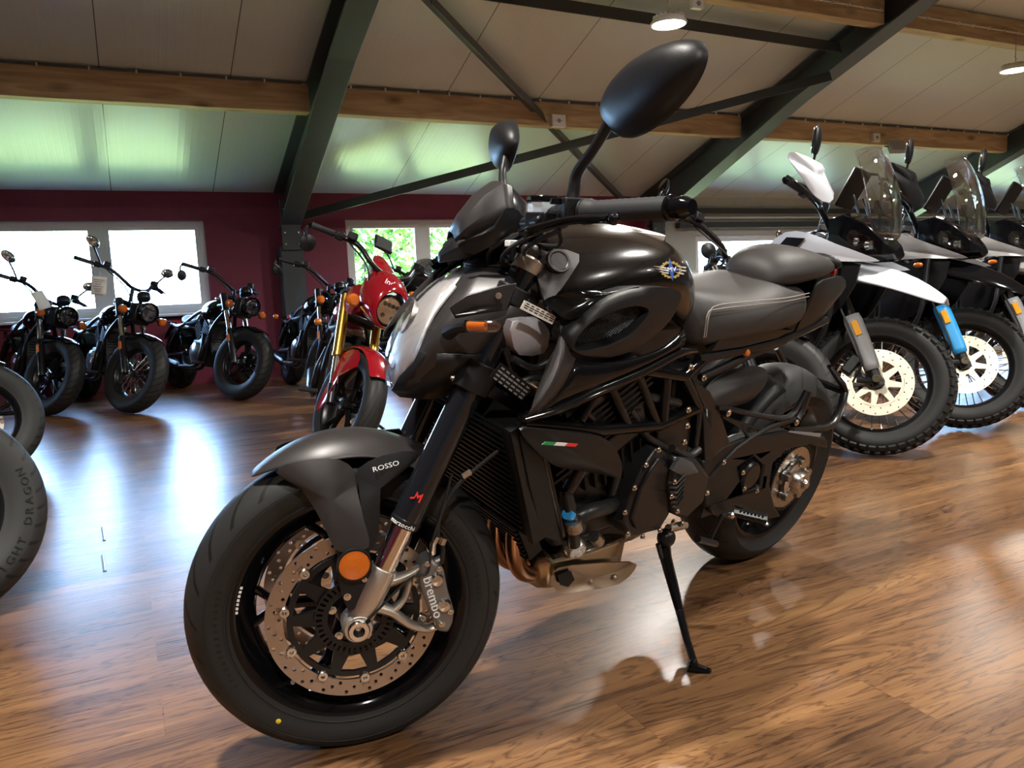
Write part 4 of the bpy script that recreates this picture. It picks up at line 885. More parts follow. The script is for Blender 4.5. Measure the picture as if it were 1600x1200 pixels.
# cables from the bars down behind the headlamp
for i, P_ in enumerate(([(1.10, .15, 1.02), (1.14, .11, 1.00), (1.165, .06, .97), (1.14, .03, .93)], [(1.13, .19, 1.005), (1.150, .12, .975), (1.14, .085, .955), (1.08, .06, .93)], [(1.09, .22, 1.015), (1.12, .15, .985), (1.10, .10, .955), (1.03, .09, .90)], [(1.10, -.15, 1.02), (1.14, -.11, 1.00), (1.165, -.06, .97), (1.14, -.03, .93)], [(1.085, .20, 1.02), (1.06, .14, .99), (1.10, .08, .985), (1.12, .05, .93)])):
    g = G(); tube(g, P_, .0042, 8, sm=8); mp('cable', g, 'hose')
g = G(); box(g, (1.140, 0.120, 0.990), (.018, .03, .012)); mp('cable_connector', g, 'white_flat', bevel=.002)
FRAME.pop()
# ---------------------------------------------------------------- frame-fixed parts
g = G(); rows = []
TK = [(1.165, [(0, .962), (.06, .958), (.105, .935), (.125, .905), (.10, .875), (0, .87)]),
      (1.10, [(0, .998), (.07, .994), (.130, .968), (.158, .915), (.13, .868), (0, .85)]),
      (1.02, [(0, 1.026), (.08, 1.020), (.150, .985), (.178, .930), (.150, .875), (0, .84)]),
      (.93, [(0, 1.036), (.085, 1.030), (.160, 1.000), (.187, .935), (.155, .870), (0, .84)]),
      (.84, [(0, 1.036), (.085, 1.030), (.160, 1.004), (.187, .945), (.160, .870), (0, .84)]),
      (.76, [(0, 1.028), (.080, 1.022), (.140, .992), (.170, .935), (.150, .855), (0, .82)]),
      (.70, [(0, 1.000), (.070, .995), (.120, .965), (.148, .905), (.130, .820), (0, .80)]),
      (.665, [(0, .950), (.060, .945), (.095, .920), (.120, .880), (.110, .800), (0, .79)])]
loft(g, [half([(x, y, z) for y, z in pr]) for x, pr in TK]); tk = mp('fuel_tank', g, 'black_flake', sub=2, smooth=180)
g = G(); m = face_m((.778, 0, 1.019), (1, 0, .06), (-.08, 0, 1)); lathe(g, [(0, .010), (.056, .010), (.068, .008), (.070, .004), (.070, -.006), (0, -.006)], n=48); cap = mp('fuel_cap', G().merge(g, m @ Matrix.Rotation(R(-90), 4, 'X')), 'cap', parent=tk)
g = G(); lathe(g, [(.020, .0115), (.022, .0125), (.024, .0115)], n=40, cap=False); lathe(g, [(.034, .0112), (.036, .012), (.038, .0112)], n=40, cap=False); box(g, (0, .0115, 0), (.012, .002, .03))
mp('cap_ring', G().merge(g, m @ Matrix.Rotation(R(-90), 4, 'X')), 'grey_plastic', parent=tk)
# round winged-star emblem on the tank side
def emblem(s):
    a = V((0.843, 0.150, 0.984)); c = V((a.x, s * .1685, a.z - .008)); m = face_m(c, (-s, 0, 0) if s > 0 else (1, 0, 0), (0, s, .45)) @ Matrix.Diagonal((1.3, .85, 1, 1))
    g = G(); o = []
    for k in range(18):
        for q, r in ((0, .0235), (.3, .0265), (.6, .0265), (.85, .0235)): aa = 2 * PI * (k + q) / 18; o.append((r * math.cos(aa), r * math.sin(aa) * .78))
    plate(g, [o, [(x * .0195, y * .0150) for x, y in circ(1, 32)]], .0012, m); e = mp('tank_emblem', g, 'gold_flat', smooth=0)
    g = G(); st = []
    for k in range(8): r = .026 if k % 2 == 0 else .007; aa = PI / 2 + 2 * PI * k / 8; st.append((r * math.cos(aa), r * math.sin(aa)))
    plate(g, [st], .0016, m @ Matrix.Translation((0, 0, .0004))); mp('emblem_star', g, 'blue_flat', parent=e, smooth=0)
    g = G()
    for x0, y0, x1, y1 in ((-.040, .010, -.012, .004), (-.036, .004, -.010, -.002), (-.030, -.003, -.008, -.008), (.010, .008, .036, .004), (.008, .002, .034, -.004), (.006, -.005, .028, -.011)):
        d = V((x1 - x0, y1 - y0, 0)); plate(g, [[(x0, y0), (x1, y1 - .0016), (x1, y1 + .0016)]], .0022, m @ Matrix.Translation((0, 0, .0006)))
    g.merge(text('MV', .014, .0009, 1.1), m @ Matrix.Translation((0, 0, .0016))); mp('emblem_wings', g, 'white_flat', parent=e, smooth=0)
for s in (1, -1): emblem(s)
# matte grey cover in front of the tank, with lock button
for s in (1, -1):
    g = G(); L = [(1.127, 0.085, 0.986), (1.093, 0.085, 1.002), (1.045, 0.110, 0.996), (1.080, 0.135, 0.970), (1.140, 0.150, 0.923), (1.152, 0.135, 0.937)]
    panel(g, [(x, y * s, z) for x, y, z in L], .006, .006, (0.3, s, .3), rings=2, sm=2); cv = mp('tank_cover', g, 'matte_grey', smooth=50)
    x, y, z = (1.103, 0.118, 0.986); g = G(); lathe(g, [(0, .0015), (.016, .0015), (.018, .003), (.022, .003), (.024, -.004), (0, -.004)], (x, y * s, z), (.35, s, .75), 28); mp('cover_ring', g, 'matte_grey', parent=cv)
g = G(); ball(g, (1.123, 0.070, 0.985), (.034, .022, .020), E3(0, -35, 15)); mp('ignition_cover', g, 'matte_grey')
# gloss shoulder along the bottom of the tank and matte air intake with mesh
for s in (1, -1):
    S_ = lambda p: (p[0], p[1] * s, p[2])
    g = G(); L = [(1.168, 0.165, 0.931), (1.117, 0.185, 0.948), (1.034, 0.192, 0.947), (0.954, 0.190, 0.952), (1.007, 0.200, 0.939), (1.076, 0.205, 0.925), (1.138, 0.205, 0.904), (1.164, 0.190, 0.915)]
    panel(g, [S_(p) for p in L], .008, .01, (0, s, 0), rings=3, sm=3); mp('tank_shoulder', g, 'black_gloss', smooth=60)
    O = [(1.152, 0.205, 0.876), (1.122, 0.208, 0.906), (1.071, 0.206, 0.935), (0.989, 0.198, 0.949), (0.882, 0.186, 0.947), (0.805, 0.172, 0.931), (0.804, 0.176, 0.911), (0.830, 0.182, 0.877), (0.889, 0.192, 0.848), (0.961, 0.202, 0.829), (1.051, 0.212, 0.828), (1.128, 0.216, 0.846)]
    I = [(1.138, 0.222, 0.863), (1.127, 0.222, 0.885), (1.092, 0.220, 0.907), (1.034, 0.214, 0.918), (0.973, 0.206, 0.920), (0.932, 0.200, 0.911), (0.928, 0.200, 0.899), (0.949, 0.203, 0.881), (0.982, 0.208, 0.862), (1.035, 0.215, 0.852), (1.090, 0.220, 0.850), (1.128, 0.222, 0.853)]
    C_ = V(); 
    for p in I: C_ += V(p) / 12
    O2 = [tuple(V(p) + V((0, -.030, 0))) for p in O]; mid = [tuple((V(a) + V(b)) / 2 + V((0, .003, 0))) for a, b in zip(O, I)]
    I2 = [tuple(C_ + (V(p) - C_) * .97 + V((0, -.012, 0))) for p in I]; I3 = [tuple(C_ + (V(p) - C_) * .95 + V((0, -.03, 0))) for p in I]
    rows = [catmull([S_(p) for p in r], 3, True) for r in (O2, O, mid, I, I2, I3)]; g = G(); sheet(g, rows, cu=True); it = mp('air_intake', g, 'matte_black', smooth=60)
    g = G(); xs = [p[0] for p in I]; zs = [p[2] for p in I]
    # woven mesh clipped to the opening
    poly = [(p[0], p[2]) for p in I3]
    def inside(x, z):
        c = False; n = len(poly)
        for i in range(n):
            (x0, z0), (x1, z1) = poly[i], poly[i - 1]
            if (z0 > z) != (z1 > z) and x < (x1 - x0) * (z - z0) / (z1 - z0) + x0: c = not c
        return c
    st = .0052
    for dirn in (1, -1):
        t = -0.3
        for i in range(120):
            off = (i - 60) * st * 1.2; seg = []
            for k in range(90):
                x = C_.x + (k - 45) * .003; z = C_.z + dirn * (x - C_.x) * .8 + off
                if inside(x, z): seg.append((x, (C_.y - .026) * s, z))
            if len(seg) > 2: tube(g, [seg[0], seg[-1]], .0009, 4, cap=False)
    mp('intake_mesh', g, 'mesh_grey', parent=it, smooth=0)
    g = G(); panel(g, [S_(V(p) + V((0, -.006, 0))) for p in I3], 0, .003, (0, s, 0), rings=1); mp('intake_back', g, 'dark_void', parent=it)
    # side fin running from the intake down to the nose of the engine cowl
    g = G(); L = [(1.125, 0.150, 0.908), (1.129, 0.195, 0.903), (1.143, 0.205, 0.870), (1.113, 0.214, 0.840), (1.013, 0.210, 0.821), (0.864, 0.192, 0.830), (0.781, 0.175, 0.845), (0.898, 0.196, 0.797), (1.038, 0.212, 0.775), (1.143, 0.222, 0.760), (1.218, 0.228, 0.745), (1.240, 0.228, 0.753), (1.195, 0.215, 0.786), (1.151, 0.200, 0.820), (1.133, 0.185, 0.863)]
    h = [S_(p) for p in L]; rows = []
    top_ = [h[0], h[1], h[2], h[3], h[4], h[5], h[6]]; low = [h[14], h[13], h[12], h[10], h[9], h[8], h[7]]
    # strip surface between two edges
    up = catmull([S_((1.142, 0.175, 0.907)), S_((1.144, 0.208, 0.871)), S_((1.125, 0.218, 0.837)), S_((1.015, 0.213, 0.819)), S_((0.864, 0.194, 0.824)), S_((0.766, 0.172, 0.850))], 4)
    lo = catmull([S_((1.157, 0.185, 0.830)), S_((1.221, 0.226, 0.770)), S_((1.216, 0.230, 0.745)), S_((1.110, 0.220, 0.762)), S_((0.949, 0.202, 0.786)), S_((0.773, 0.175, 0.805))], 4)
    rows = [[tuple(a.lerp(b, t) + V((0, s * .012 * math.sin(PI * t), 0))) for t in (0, .2, .4, .6, .8, 1)] for a, b in zip(up, lo)]
    g = G(); sheet(g, rows[:9]); sf_ = mp('side_fin', g, 'matte_grey', solid=.005, smooth=50); g = G(); sheet(g, rows[8:]); mp('fin_gloss_panel', g, 'black_gloss', parent=sf_, solid=.005, smooth=50, label='gloss black rear panel')
    g = G(); tube(g, [S_((1.239, 0.228, 0.745)), S_((1.163, 0.228, 0.753)), S_((1.062, 0.220, 0.768)), S_((0.924, 0.205, 0.784)), S_((0.778, 0.180, 0.802)), S_((0.694, 0.160, 0.793))], [.006, .013, .014, .013, .012, .008], 12, sm=6, sq=((0, 1, 0), .8)); mp('fin_edge', g, 'black_gloss')
    # lower cowl with the small tricolour
    g = G(); L = [(1.219, 0.205, 0.712), (1.170, 0.212, 0.707), (1.035, 0.208, 0.673), (0.964, 0.200, 0.639), (0.911, 0.190, 0.586), (0.899, 0.182, 0.544), (0.958, 0.186, 0.563), (1.044, 0.192, 0.593), (1.108, 0.196, 0.617), (1.170, 0.202, 0.662)]
    panel(g, [S_(p) for p in L], .014, .006, (0, s, 0), rings=3, sm=3); lc = mp('lower_cowl', g, 'matte_black', smooth=60)
    if s > 0:
        a = V((1.176, 0.222, 0.687)); b = V((1.089, 0.222, 0.667)); d = (b - a)
        m0 = face_m((a + b) / 2, d, (0, 1, 0))
        for i, nm in enumerate(('green_flat', 'white_flat', 'red_flat')):
            w_ = d.length / 3; x0 = -d.length / 2 + i * w_; g = G(); plate(g, [[(x0 + .003, .003), (x0 + w_ + .003, .003), (x0 + w_ - .003, -.003), (x0 - .003, -.003)]], .001, m0); mp('tricolour_stripe', g, nm, parent=lc, smooth=0)
# labels on the frame behind the fork
for a, b, w_, txt in (((1.216, 0.168, 0.923), (1.149, 0.168, 0.896), .016, 0), ((1.254, 0.165, 0.810), (1.184, 0.165, 0.764), .030, 1)):
    a, b = V(a), V(b); m = face_m((a + b) / 2, b - a, (0.25, 1, 0)); g = G(); box(g, (0, 0, 0), ((b - a).length, w_, .001))
    lb = mp('warning_label', G().merge(g, m), 'paper' if not txt else 'dark_void', smooth=0, label='small printed label')
    g = G(); L_ = (b - a).length
    for i in range(3 if not txt else 4):
        for k in range(6): box(g, (-L_ * .42 + k * L_ * .155 + L_ * .05, (w_ * .3) - i * w_ * .24, .0008), (L_ * (.09 + .04 * ((i * 5 + k * 3) % 3) / 2), w_ * .10, .0006))
    mp('label_print', G().merge(g, m), 'dark_void' if not txt else 'grey_plastic', parent=lb, smooth=0)
# expansion tank seen past the fork
g = G(); L = [(1.201, 0.130, 0.883), (1.149, 0.130, 0.887), (1.114, 0.130, 0.863), (1.109, 0.130, 0.844), (1.117, 0.130, 0.818), (1.176, 0.130, 0.820), (1.200, 0.130, 0.852)]
panel(g, L, .012, .05, (0.2, 1, 0), rings=3, sm=2); mp('coolant_tank', g, 'frosted', smooth=50)
for k, P_ in enumerate(([(1.203, 0.140, 0.820), (1.155, 0.150, 0.800), (1.115, 0.150, 0.814)], [(1.203, 0.120, 0.831), (1.179, 0.130, 0.778), (1.151, 0.140, 0.751)], [(1.187, 0.140, 0.770), (1.147, 0.150, 0.781), (1.095, 0.150, 0.762)])):
    g = G(); tube(g, P_, .0065, 10, sm=5); mp('hose', g, 'hose')
g = G(); hex_bolt(g, (1.179, 0.160, 0.776), .008, (0, 1, 0), .01); tube(g, [(1.160, 0.140, 0.777), (1.143, 0.150, 0.765)], .011, 12); mp('hose_clip', g, 'bolt')
# trellis frame
FT_ = [((1.204, 0.200, 0.722), (1.068, 0.190, 0.745)), ((1.068, 0.190, 0.745), (0.873, 0.165, 0.768)), ((0.873, 0.165, 0.768), (0.695, 0.160, 0.729)), ((0.695, 0.160, 0.729), (0.604, 0.155, 0.641)), ((0.604, 0.155, 0.641), (0.765, 0.170, 0.628)), ((0.765, 0.170, 0.628), (0.981, 0.185, 0.659)), ((0.981, 0.185, 0.659), (1.203, 0.200, 0.716)),
       ((0.866, 0.160, 0.763), (0.772, 0.165, 0.636)), ((0.758, 0.160, 0.736), (0.746, 0.165, 0.635)), ((0.992, 0.175, 0.745), (1.033, 0.180, 0.687)), ((0.953, 0.170, 0.745), (0.879, 0.172, 0.652)), ((0.596, 0.150, 0.638), (0.573, 0.145, 0.534)), ((0.688, 0.155, 0.726), (0.581, 0.130, 0.755))]
for s in (1, -1):
    g = G()
    for a, b in FT_: tube(g, [(a[0], a[1] * s - .012 * s, a[2]), (b[0], b[1] * s - .012 * s, b[2])], .0125, 12)
    tf = mp('frame_tubes', g, 'black_gloss')
    g = G()
    for px in ((0.705, 0.165, 0.759), (0.640, 0.160, 0.725), (0.687, 0.170, 0.659), (0.678, 0.170, 0.619), (0.675, 0.170, 0.579)): hex_bolt(g, (px[0], px[1] * s, px[2]), .0075, (0, s, 0), .008)
    mp('frame_bolts', g, 'bolt', parent=tf)
    g = G(); L = [(0.664, 0.150, 0.724), (0.581, 0.150, 0.680), (0.509, 0.150, 0.608), (0.447, 0.150, 0.530), (0.476, 0.148, 0.456), (0.513, 0.148, 0.446), (0.554, 0.150, 0.532), (0.590, 0.150, 0.621)]
    panel(g, [(x, y * s, z) for x, y, z in L], .006, .03, (0, s, 0), rings=2); mp('frame_plate', g, 'satin_black', smooth=20, bevel=.004)
# engine masses
g = G(); box(g, (.79, 0, .50), (.42, .26, .26)); box(g, (.93, 0, .66), (.24, .30, .20), E3(0, 25, 0)); box(g, (.90, 0, .78), (.44, .22, .12)); box(g, (.76, 0, .36), (.34, .22, .10)); box(g, (.62, 0, .58), (.10, .22, .30))
en = mp('engine', g, 'engine', bevel=.012)
g = G()
for k in range(7): box(g, (.93 + .014 * (k - 3) * -.5, 0, .60 + .02 * k), (.25, .31, .006), E3(0, 25, 0))
for k in range(10): box(g, (.72 + k * .03, .132, .55), (.006, .02, .10), E3(0, 20, 0))
mp('cylinder_fins', g, 'dark_void', parent=en, smooth=0)
g = G()
for P_, rr in (([(1.060, 0.150, 0.693), (1.018, 0.150, 0.700), (0.976, 0.150, 0.673)], .009), ([(1.022, 0.160, 0.637), (0.962, 0.160, 0.612), (0.873, 0.150, 0.531)], .010), ([(0.861, 0.150, 0.677), (0.789, 0.150, 0.606), (0.723, 0.160, 0.568)], .008), ([(0.714, 0.170, 0.570), (0.645, 0.170, 0.538), (0.606, 0.170, 0.547)], .009), ([(0.959, 0.140, 0.687), (0.824, 0.140, 0.697), (0.682, 0.140, 0.662)], .010)): tube(g, P_, rr, 10, sm=5)
mp('engine_hoses', g, 'hose', parent=en)
o = [(0.777, 0.170, 0.582), (0.806, 0.170, 0.546), (0.829, 0.170, 0.500), (0.841, 0.170, 0.412), (0.811, 0.170, 0.373), (0.698, 0.170, 0.361), (0.671, 0.170, 0.398), (0.715, 0.170, 0.539), (0.740, 0.170, 0.567)]
g = G(); xzplate(g, [[(p[0], p[2]) for p in o]], .150, .052); cvr = mp('generator_cover', g, 'engine', bevel=.007)
o2 = [tuple(V(p) * .8 + sum((V(q) for q in o), V()) / len(o) * .2) for p in o]; g = G(); xzplate(g, [[(p[0], p[2]) for p in o2]], .178, .012); mp('cover_boss', g, 'satin_black', parent=cvr, bevel=.004)
g = G()
for px in ((0.779, 0.180, 0.583), (0.813, 0.180, 0.554), (0.837, 0.180, 0.504), (0.853, 0.180, 0.449), (0.827, 0.180, 0.389), (0.767, 0.178, 0.364), (0.709, 0.180, 0.366), (0.731, 0.205, 0.507), (0.695, 0.205, 0.425), (0.731, 0.205, 0.471)): hex_bolt(g, px, .0065, (0, 1, 0), .007)
mp('cover_bolts', g, 'bolt', parent=cvr)
o = [(0.729, 0.180, 0.559), (0.632, 0.180, 0.533), (0.569, 0.180, 0.481), (0.569, 0.180, 0.416), (0.637, 0.180, 0.381), (0.689, 0.180, 0.408), (0.724, 0.180, 0.489)]
g = G(); xzplate(g, [[(p[0], p[2]) for p in o]], .168, .056); c2 = mp('sprocket_cover', g, 'engine', bevel=.010)
g = G(); a = V((0.749, 0.201, 0.502)); b = V((0.686, 0.201, 0.507))
for k in range(6):
    p = a.lerp(V((0.714, 0.201, 0.432)), k / 5); q = b.lerp(V((0.676, 0.201, 0.448)), k / 5); tube(g, [p + V((0, 0, .006)), (p + q) / 2 + V((0, .002, -.006)), q + V((0, 0, .008))], .0028, 6)
mp('cover_ribs', g, 'satin_black', parent=c2)
g = G(); L = [(0.740, 0.200, 0.534), (0.721, 0.200, 0.559), (0.668, 0.200, 0.539), (0.632, 0.200, 0.506), (0.690, 0.200, 0.509)]; panel(g, L, .004, .008, (0, 1, 0), rings=2); mp('cover_facet', g, 'steel_beam', parent=c2, smooth=20)
# water pump elbow, blue clip, coolant pipes
g = G(); tube(g, [(0.978, 0.150, 0.447), (0.945, 0.160, 0.462), (0.877, 0.150, 0.452), (0.823, 0.130, 0.440)], [.016, .017, .017, .016], 14, sm=5); pmp = mp('coolant_elbow', g, 'hose')
g = G(); tube(g, [(1.007, 0.155, 0.471), (0.994, 0.155, 0.464)], .0125, 14); mp('hose_clamp', g, 'blue_plastic', parent=pmp, label='blue hose clip')
g = G(); tube(g, [(1.006, 0.140, 0.518), (0.997, 0.150, 0.484), (0.983, 0.150, 0.443), (0.950, 0.140, 0.375)], [.012, .013, .013, .014], 12, sm=5); mp('coolant_pipe', g, 'hose')
g = G(); lathe(g, [(.010, .012), (.020, .012), (.025, .004), (.025, -.02), (0, -.02)], (0.932, 0.130, 0.355), (.2, 1, -.3), 24); tube(g, [(0.993, 0.160, 0.456), (0.980, 0.160, 0.431)], .0185, 14); tube(g, [(0.901, 0.150, 0.386), (0.881, 0.150, 0.367)], .014, 12); mp('drain_fitting', g, 'steel')
g = G(); tube(g, [(1.025, 0.170, 0.641), (0.992, 0.165, 0.598), (0.993, 0.150, 0.549), (1.004, 0.145, 0.520)], .014, 12, sm=5); tube(g, [(0.922, 0.160, 0.604), (0.873, 0.155, 0.548), (0.858, 0.140, 0.477)], .011, 12, sm=5); mp('coolant_hoses', g, 'hose')
# radiators
rm = Matrix.Translation((1.135, 0, .575)) @ E3(0, 22, 0).to_4x4()
g = G(); box(g, (0, 0, 0), (.05, .33, .27)); ra = mp('radiator', G().merge(g, rm), 'dark_void', bevel=.004)
g = G()
for k in range(18): box(g, (.026, 0, -.125 + k * .0147), (.006, .29, .004))
for s in (1, -1): box(g, (0, s * .165, 0), (.055, .018, .28))
mp('radiator_core', G().merge(g, rm), 'satin_black', parent=ra, smooth=0)
for s in (1, -1):
    g = G(); L = [(1.194, 0.178, 0.687), (1.132, 0.180, 0.665), (1.083, 0.178, 0.561), (1.018, 0.172, 0.430), (1.038, 0.172, 0.424), (1.085, 0.172, 0.448), (1.148, 0.178, 0.575)]
    panel(g, [(x, y * s, z) for x, y, z in L], .002, .006, (0, s, 0), rings=2); mp('radiator_side_plate', g, 'matte_black', parent=ra, smooth=30)
om = Matrix.Translation((1.075, 0, .415)) @ E3(0, 30, 0).to_4x4()
g = G(); box(g, (0, 0, 0), (.035, .26, .10))
for k in range(8): box(g, (.02, 0, -.045 + k * .013), (.008, .25, .004))
mp('oil_cooler', G().merge(g, om), 'satin_black', smooth=0, bevel=.001)
for s in (1, -1):
    g = G(); tube(g, [(1.128, 0.170, 0.660)[0:1] + (s * .178,) + (1.122, 0.170, 0.646)[2:], (1.088, 0.170, 0.558)[0:1] + (s * .176,) + (1.099, 0.170, 0.560)[2:], (1.027, 0.160, 0.426)[0:1] + (s * .172,) + (1.036, 0.160, 0.433)[2:]], [.007, .007, .007], 6, sm=3); mp('radiator_guard', g, 'black_gloss', bevel=.002)
# exhaust: three headers into a shielded collector
for y in (.085, .03, -.03):
    g = G(); tube(g, [(1.02, y, .60), (1.075, y, .50), (1.085, y * 1.1, .40), (1.06, y * 1.1, .325), (1.01, y * .9 + .01, .288), (.95, y * .6 + .02, .282)], .0185, 16, sm=6); mp('header_pipe', g, 'copper')
g = G(); rows = []
for x, w_, z0, z1 in ((1.010, .085, .262, .322), (.985, .118, .245, .345), (.90, .135, .235, .352), (.80, .135, .232, .350), (.745, .120, .24, .34), (.72, .08, .262, .325)):
    rows.append(half([(x, 0, z1), (x, w_ * .75, z1), (x, w_, z1 - .018), (x, w_, z0 + .018), (x, w_ * .75, z0), (x, 0, z0)]))
loft(g, rows); ex = mp('exhaust_collector', g, 'exhaust', bevel=.006)
g = G(); L = [(1.000, 0.142, 0.324), (0.959, 0.146, 0.327), (0.746, 0.146, 0.272), (0.716, 0.142, 0.240), (0.768, 0.144, 0.218), (0.874, 0.146, 0.238), (0.962, 0.144, 0.259), (0.996, 0.142, 0.287)]
panel(g, L, .006, .004, (0, 1, -.1), rings=2, sm=2); hs_ = mp('heat_shield', g, 'exhaust', smooth=50)
g = G(); hex_bolt(g, V((0.880, 0.150, 0.262)), .009, (0, 1, 0), .004); hex_bolt(g, V((0.797, 0.150, 0.247)), .009, (0, 1, 0), .004); mp('shield_bolts', g, 'bolt', parent=hs_)
g = G(); L = [(0.996, 0.151, 0.316), (0.960, 0.153, 0.319), (0.942, 0.153, 0.291), (0.957, 0.151, 0.276), (0.983, 0.151, 0.290)]; panel(g, L, .001, .002, (0, 1, 0), rings=1); mp('shield_opening_shade', g, 'dark_void', parent=hs_)  # dark panel laid on the shield stands for a shaded opening
g = G(); tube(g, [(.76, .03, .300), (.68, .03, .275), (.60, .01, .262), (.48, -.04, .27), (.38, -.12, .33)], [.032, .030, .040, .060, .055], 18, sm=5); mp('exhaust_pipe', g, 'exhaust')
g = G(); tube(g, [(.70, .03, .285), (.685, .03, .280)], .034, 18); mp('pipe_clamp', g, 'bolt')
for k, (z, dx) in enumerate(((.50, 0), (.565, .03), (.63, .06))):
    g = G(); tube(g, [(.42, -.13, .34), (.26 - dx, -.15, z - .1), (.14 - dx, -.155, z - .03), (.02 - dx, -.155, z + .01)], [.030, .032, .034, .030], 16, sm=4); mp('silencer', g, 'satin_black')
# side stand
g = G(); ft_ = V((0.7163, 0.3557, 0.0989)); top_ = V((0.615, 0.135, 0.292))
k1 = V((0.633, 0.235, 0.151)); k0 = V((0.628, 0.160, 0.259))
tube(g, [top_, k0, k0.lerp(k1, .5) , k1, k1.lerp(ft_, .5), ft_ + V((0, 0, .010))], [.018, .017, .0150, .0120, .0105, .010], 6, sq=((1, 0, 0), .85)); ss = mp('side_stand', g, 'black_gloss', bevel=.002, smooth=30)
fw_ = V((1.0800, 1.3229, 0.0000)); 
g = G(); tube(g, [ft_ + V((.012, -.012, .008)), ft_ + V((-.01, .018, .006)), ft_ + V((-.016, .03, .012))], [.014, .012, .007], 8, sm=3); ball(g, ft_ + V((.012, 0, .024)), .010); mp('stand_foot', g, 'black_gloss', parent=ss)
g = G(); ball(g, (0.628, 0.150, 0.307), (.024, .022, .024)); tube(g, [(0.641, 0.140, 0.302), (0.615, 0.160, 0.312)], .013, 12); tube(g, [(0.657, 0.150, 0.297), (0.643, 0.160, 0.260)], .006, 8); mp('stand_pivot', g, 'satin_black', parent=ss)
g = G(); hex_bolt(g, (0.631, 0.160, 0.357), .008); hex_bolt(g, (0.589, 0.160, 0.341), .008); tube(g, [(0.628, 0.150, 0.332), (0.560, 0.150, 0.325)], .011, 10); mp('stand_bracket', g, 'steel')
# seat and pillion pad
SS = [(.655, [(0, .900), (.055, .905), (.085, .880), (.105, .830), (.105, .775), (0, .770)]), (.60, [(0, .905), (.07, .905), (.110, .880), (.132, .825), (.138, .770), (0, .765)]), (.52, [(0, .898), (.080, .898), (.130, .875), (.152, .838), (.152, .785), (0, .78)]),
      (.40, [(0, .890), (.085, .893), (.140, .874), (.160, .838), (.155, .790), (0, .785)]), (.30, [(0, .915), (.085, .922), (.132, .888), (.154, .845), (.150, .793), (0, .79)]), (.24, [(0, .900), (.08, .900), (.124, .886), (.146, .848), (.140, .795), (0, .79)]), (.14, [(0, .900), (.07, .905), (.108, .898), (.118, .865), (.112, .800), (0, .80)])]
g = G(); loft(g, [half([(x, y, z) for y, z in pr]) for x, pr in SS]); st = mp('rider_seat', g, 'seat', sub=2, smooth=180)
for s in (1, -1):
    for dy in (0, .009):
        g = G(); P_ = [V((0.635, 0.142, 0.813)), V((0.634, 0.138, 0.867)), V((0.606, 0.136, 0.884)), V((0.487, 0.152, 0.892)), V((0.330, 0.142, 0.890)), V((0.196, 0.126, 0.892))]
        P_ = [V((p.x + (dy * .8 if i < 2 else 0), p.y * s, p.z - (dy if i >= 2 else 0))) for i, p in enumerate(P_)]; tube(g, P_, .0013, 5, sm=6); mp('stitching', g, 'stitch', parent=st)
PP = [(.300, [(0, .925), (.040, .922), (.062, .905), (.058, .892), (0, .885)]), (.285, [(0, .962), (.055, .957), (.082, .925), (.080, .892), (0, .885)]), (.235, [(0, .988), (.062, .983), (.104, .945), (.108, .898), (0, .89)]), (.15, [(0, .992), (.062, .987), (.110, .955), (.114, .908), (0, .90)]),
      (.07, [(0, .984), (.055, .980), (.098, .955), (.102, .916), (0, .905)]), (0, [(0, .972), (.045, .968), (.078, .950), (.080, .924), (0, .915)]), (-.055, [(0, .958), (.035, .955), (.056, .944), (.054, .926), (0, .92)])]
g = G(); loft(g, [half([(x, y, z) for y, z in pr]) for x, pr in PP]); mp('pillion_pad', g, 'seat', sub=2, smooth=180)
g = G(); loft(g, [half([(x, y, z) for y, z in pr]) for x, pr in [(-.060, [(0, .972), (.045, .966), (.066, .950), (.055, .925), (0, .92)]), (-.095, [(0, .962), (.040, .958), (.056, .945), (.046, .925), (0, .92)]), (-.120, [(0, .950), (.028, .947), (.036, .940), (.030, .930), (0, .928)])]]); mp('tail_cap', g, 'matte_black', sub=1, smooth=180)
for s in (1, -1):
    S_ = lambda p: (p[0], p[1] * s, p[2])
    g = G(); L = [(0.137, 0.112, 0.908), (0.049, 0.095, 0.917), (-0.072, 0.070, 0.914), (-0.122, 0.065, 0.882), (-0.057, 0.075, 0.842), (0.019, 0.088, 0.803), (0.098, 0.098, 0.773), (0.189, 0.112, 0.781), (0.164, 0.115, 0.846)]
    panel(g, [S_(p) for p in L], .012, .006, (0, s, 0), rings=3, sm=2); mp('tail_panel', g, 'matte_black', smooth=60)
    g = G(); L = [(0.582, 0.130, 0.773), (0.558, 0.140, 0.825), (0.375, 0.138, 0.811), (0.224, 0.120, 0.793), (0.297, 0.125, 0.779), (0.466, 0.135, 0.774)]
    panel(g, [S_(p) for p in L], .004, .02, (0, s, 0), rings=2); mp('seat_base_trim', g, 'matte_black', smooth=30)
    g = G(); tube(g, [S_((0.624, 0.125, 0.757)), S_((0.498, 0.125, 0.758)), S_((0.259, 0.115, 0.766)), S_((-0.002, 0.090, 0.797))], .011, 10, sm=3); tube(g, [S_((0.602, 0.130, 0.710)), S_((0.429, 0.120, 0.736)), S_((0.243, 0.115, 0.765))], .010, 10); mp('subframe_rail', g, 'satin_black')
g = G(); box(g, (.38, 0, .76), (.46, .15, .07)); box(g, (.08, 0, .80), (.26, .12, .08), E3(0, 12, 0)); mp('undertray', g, 'matte_black', bevel=.015)
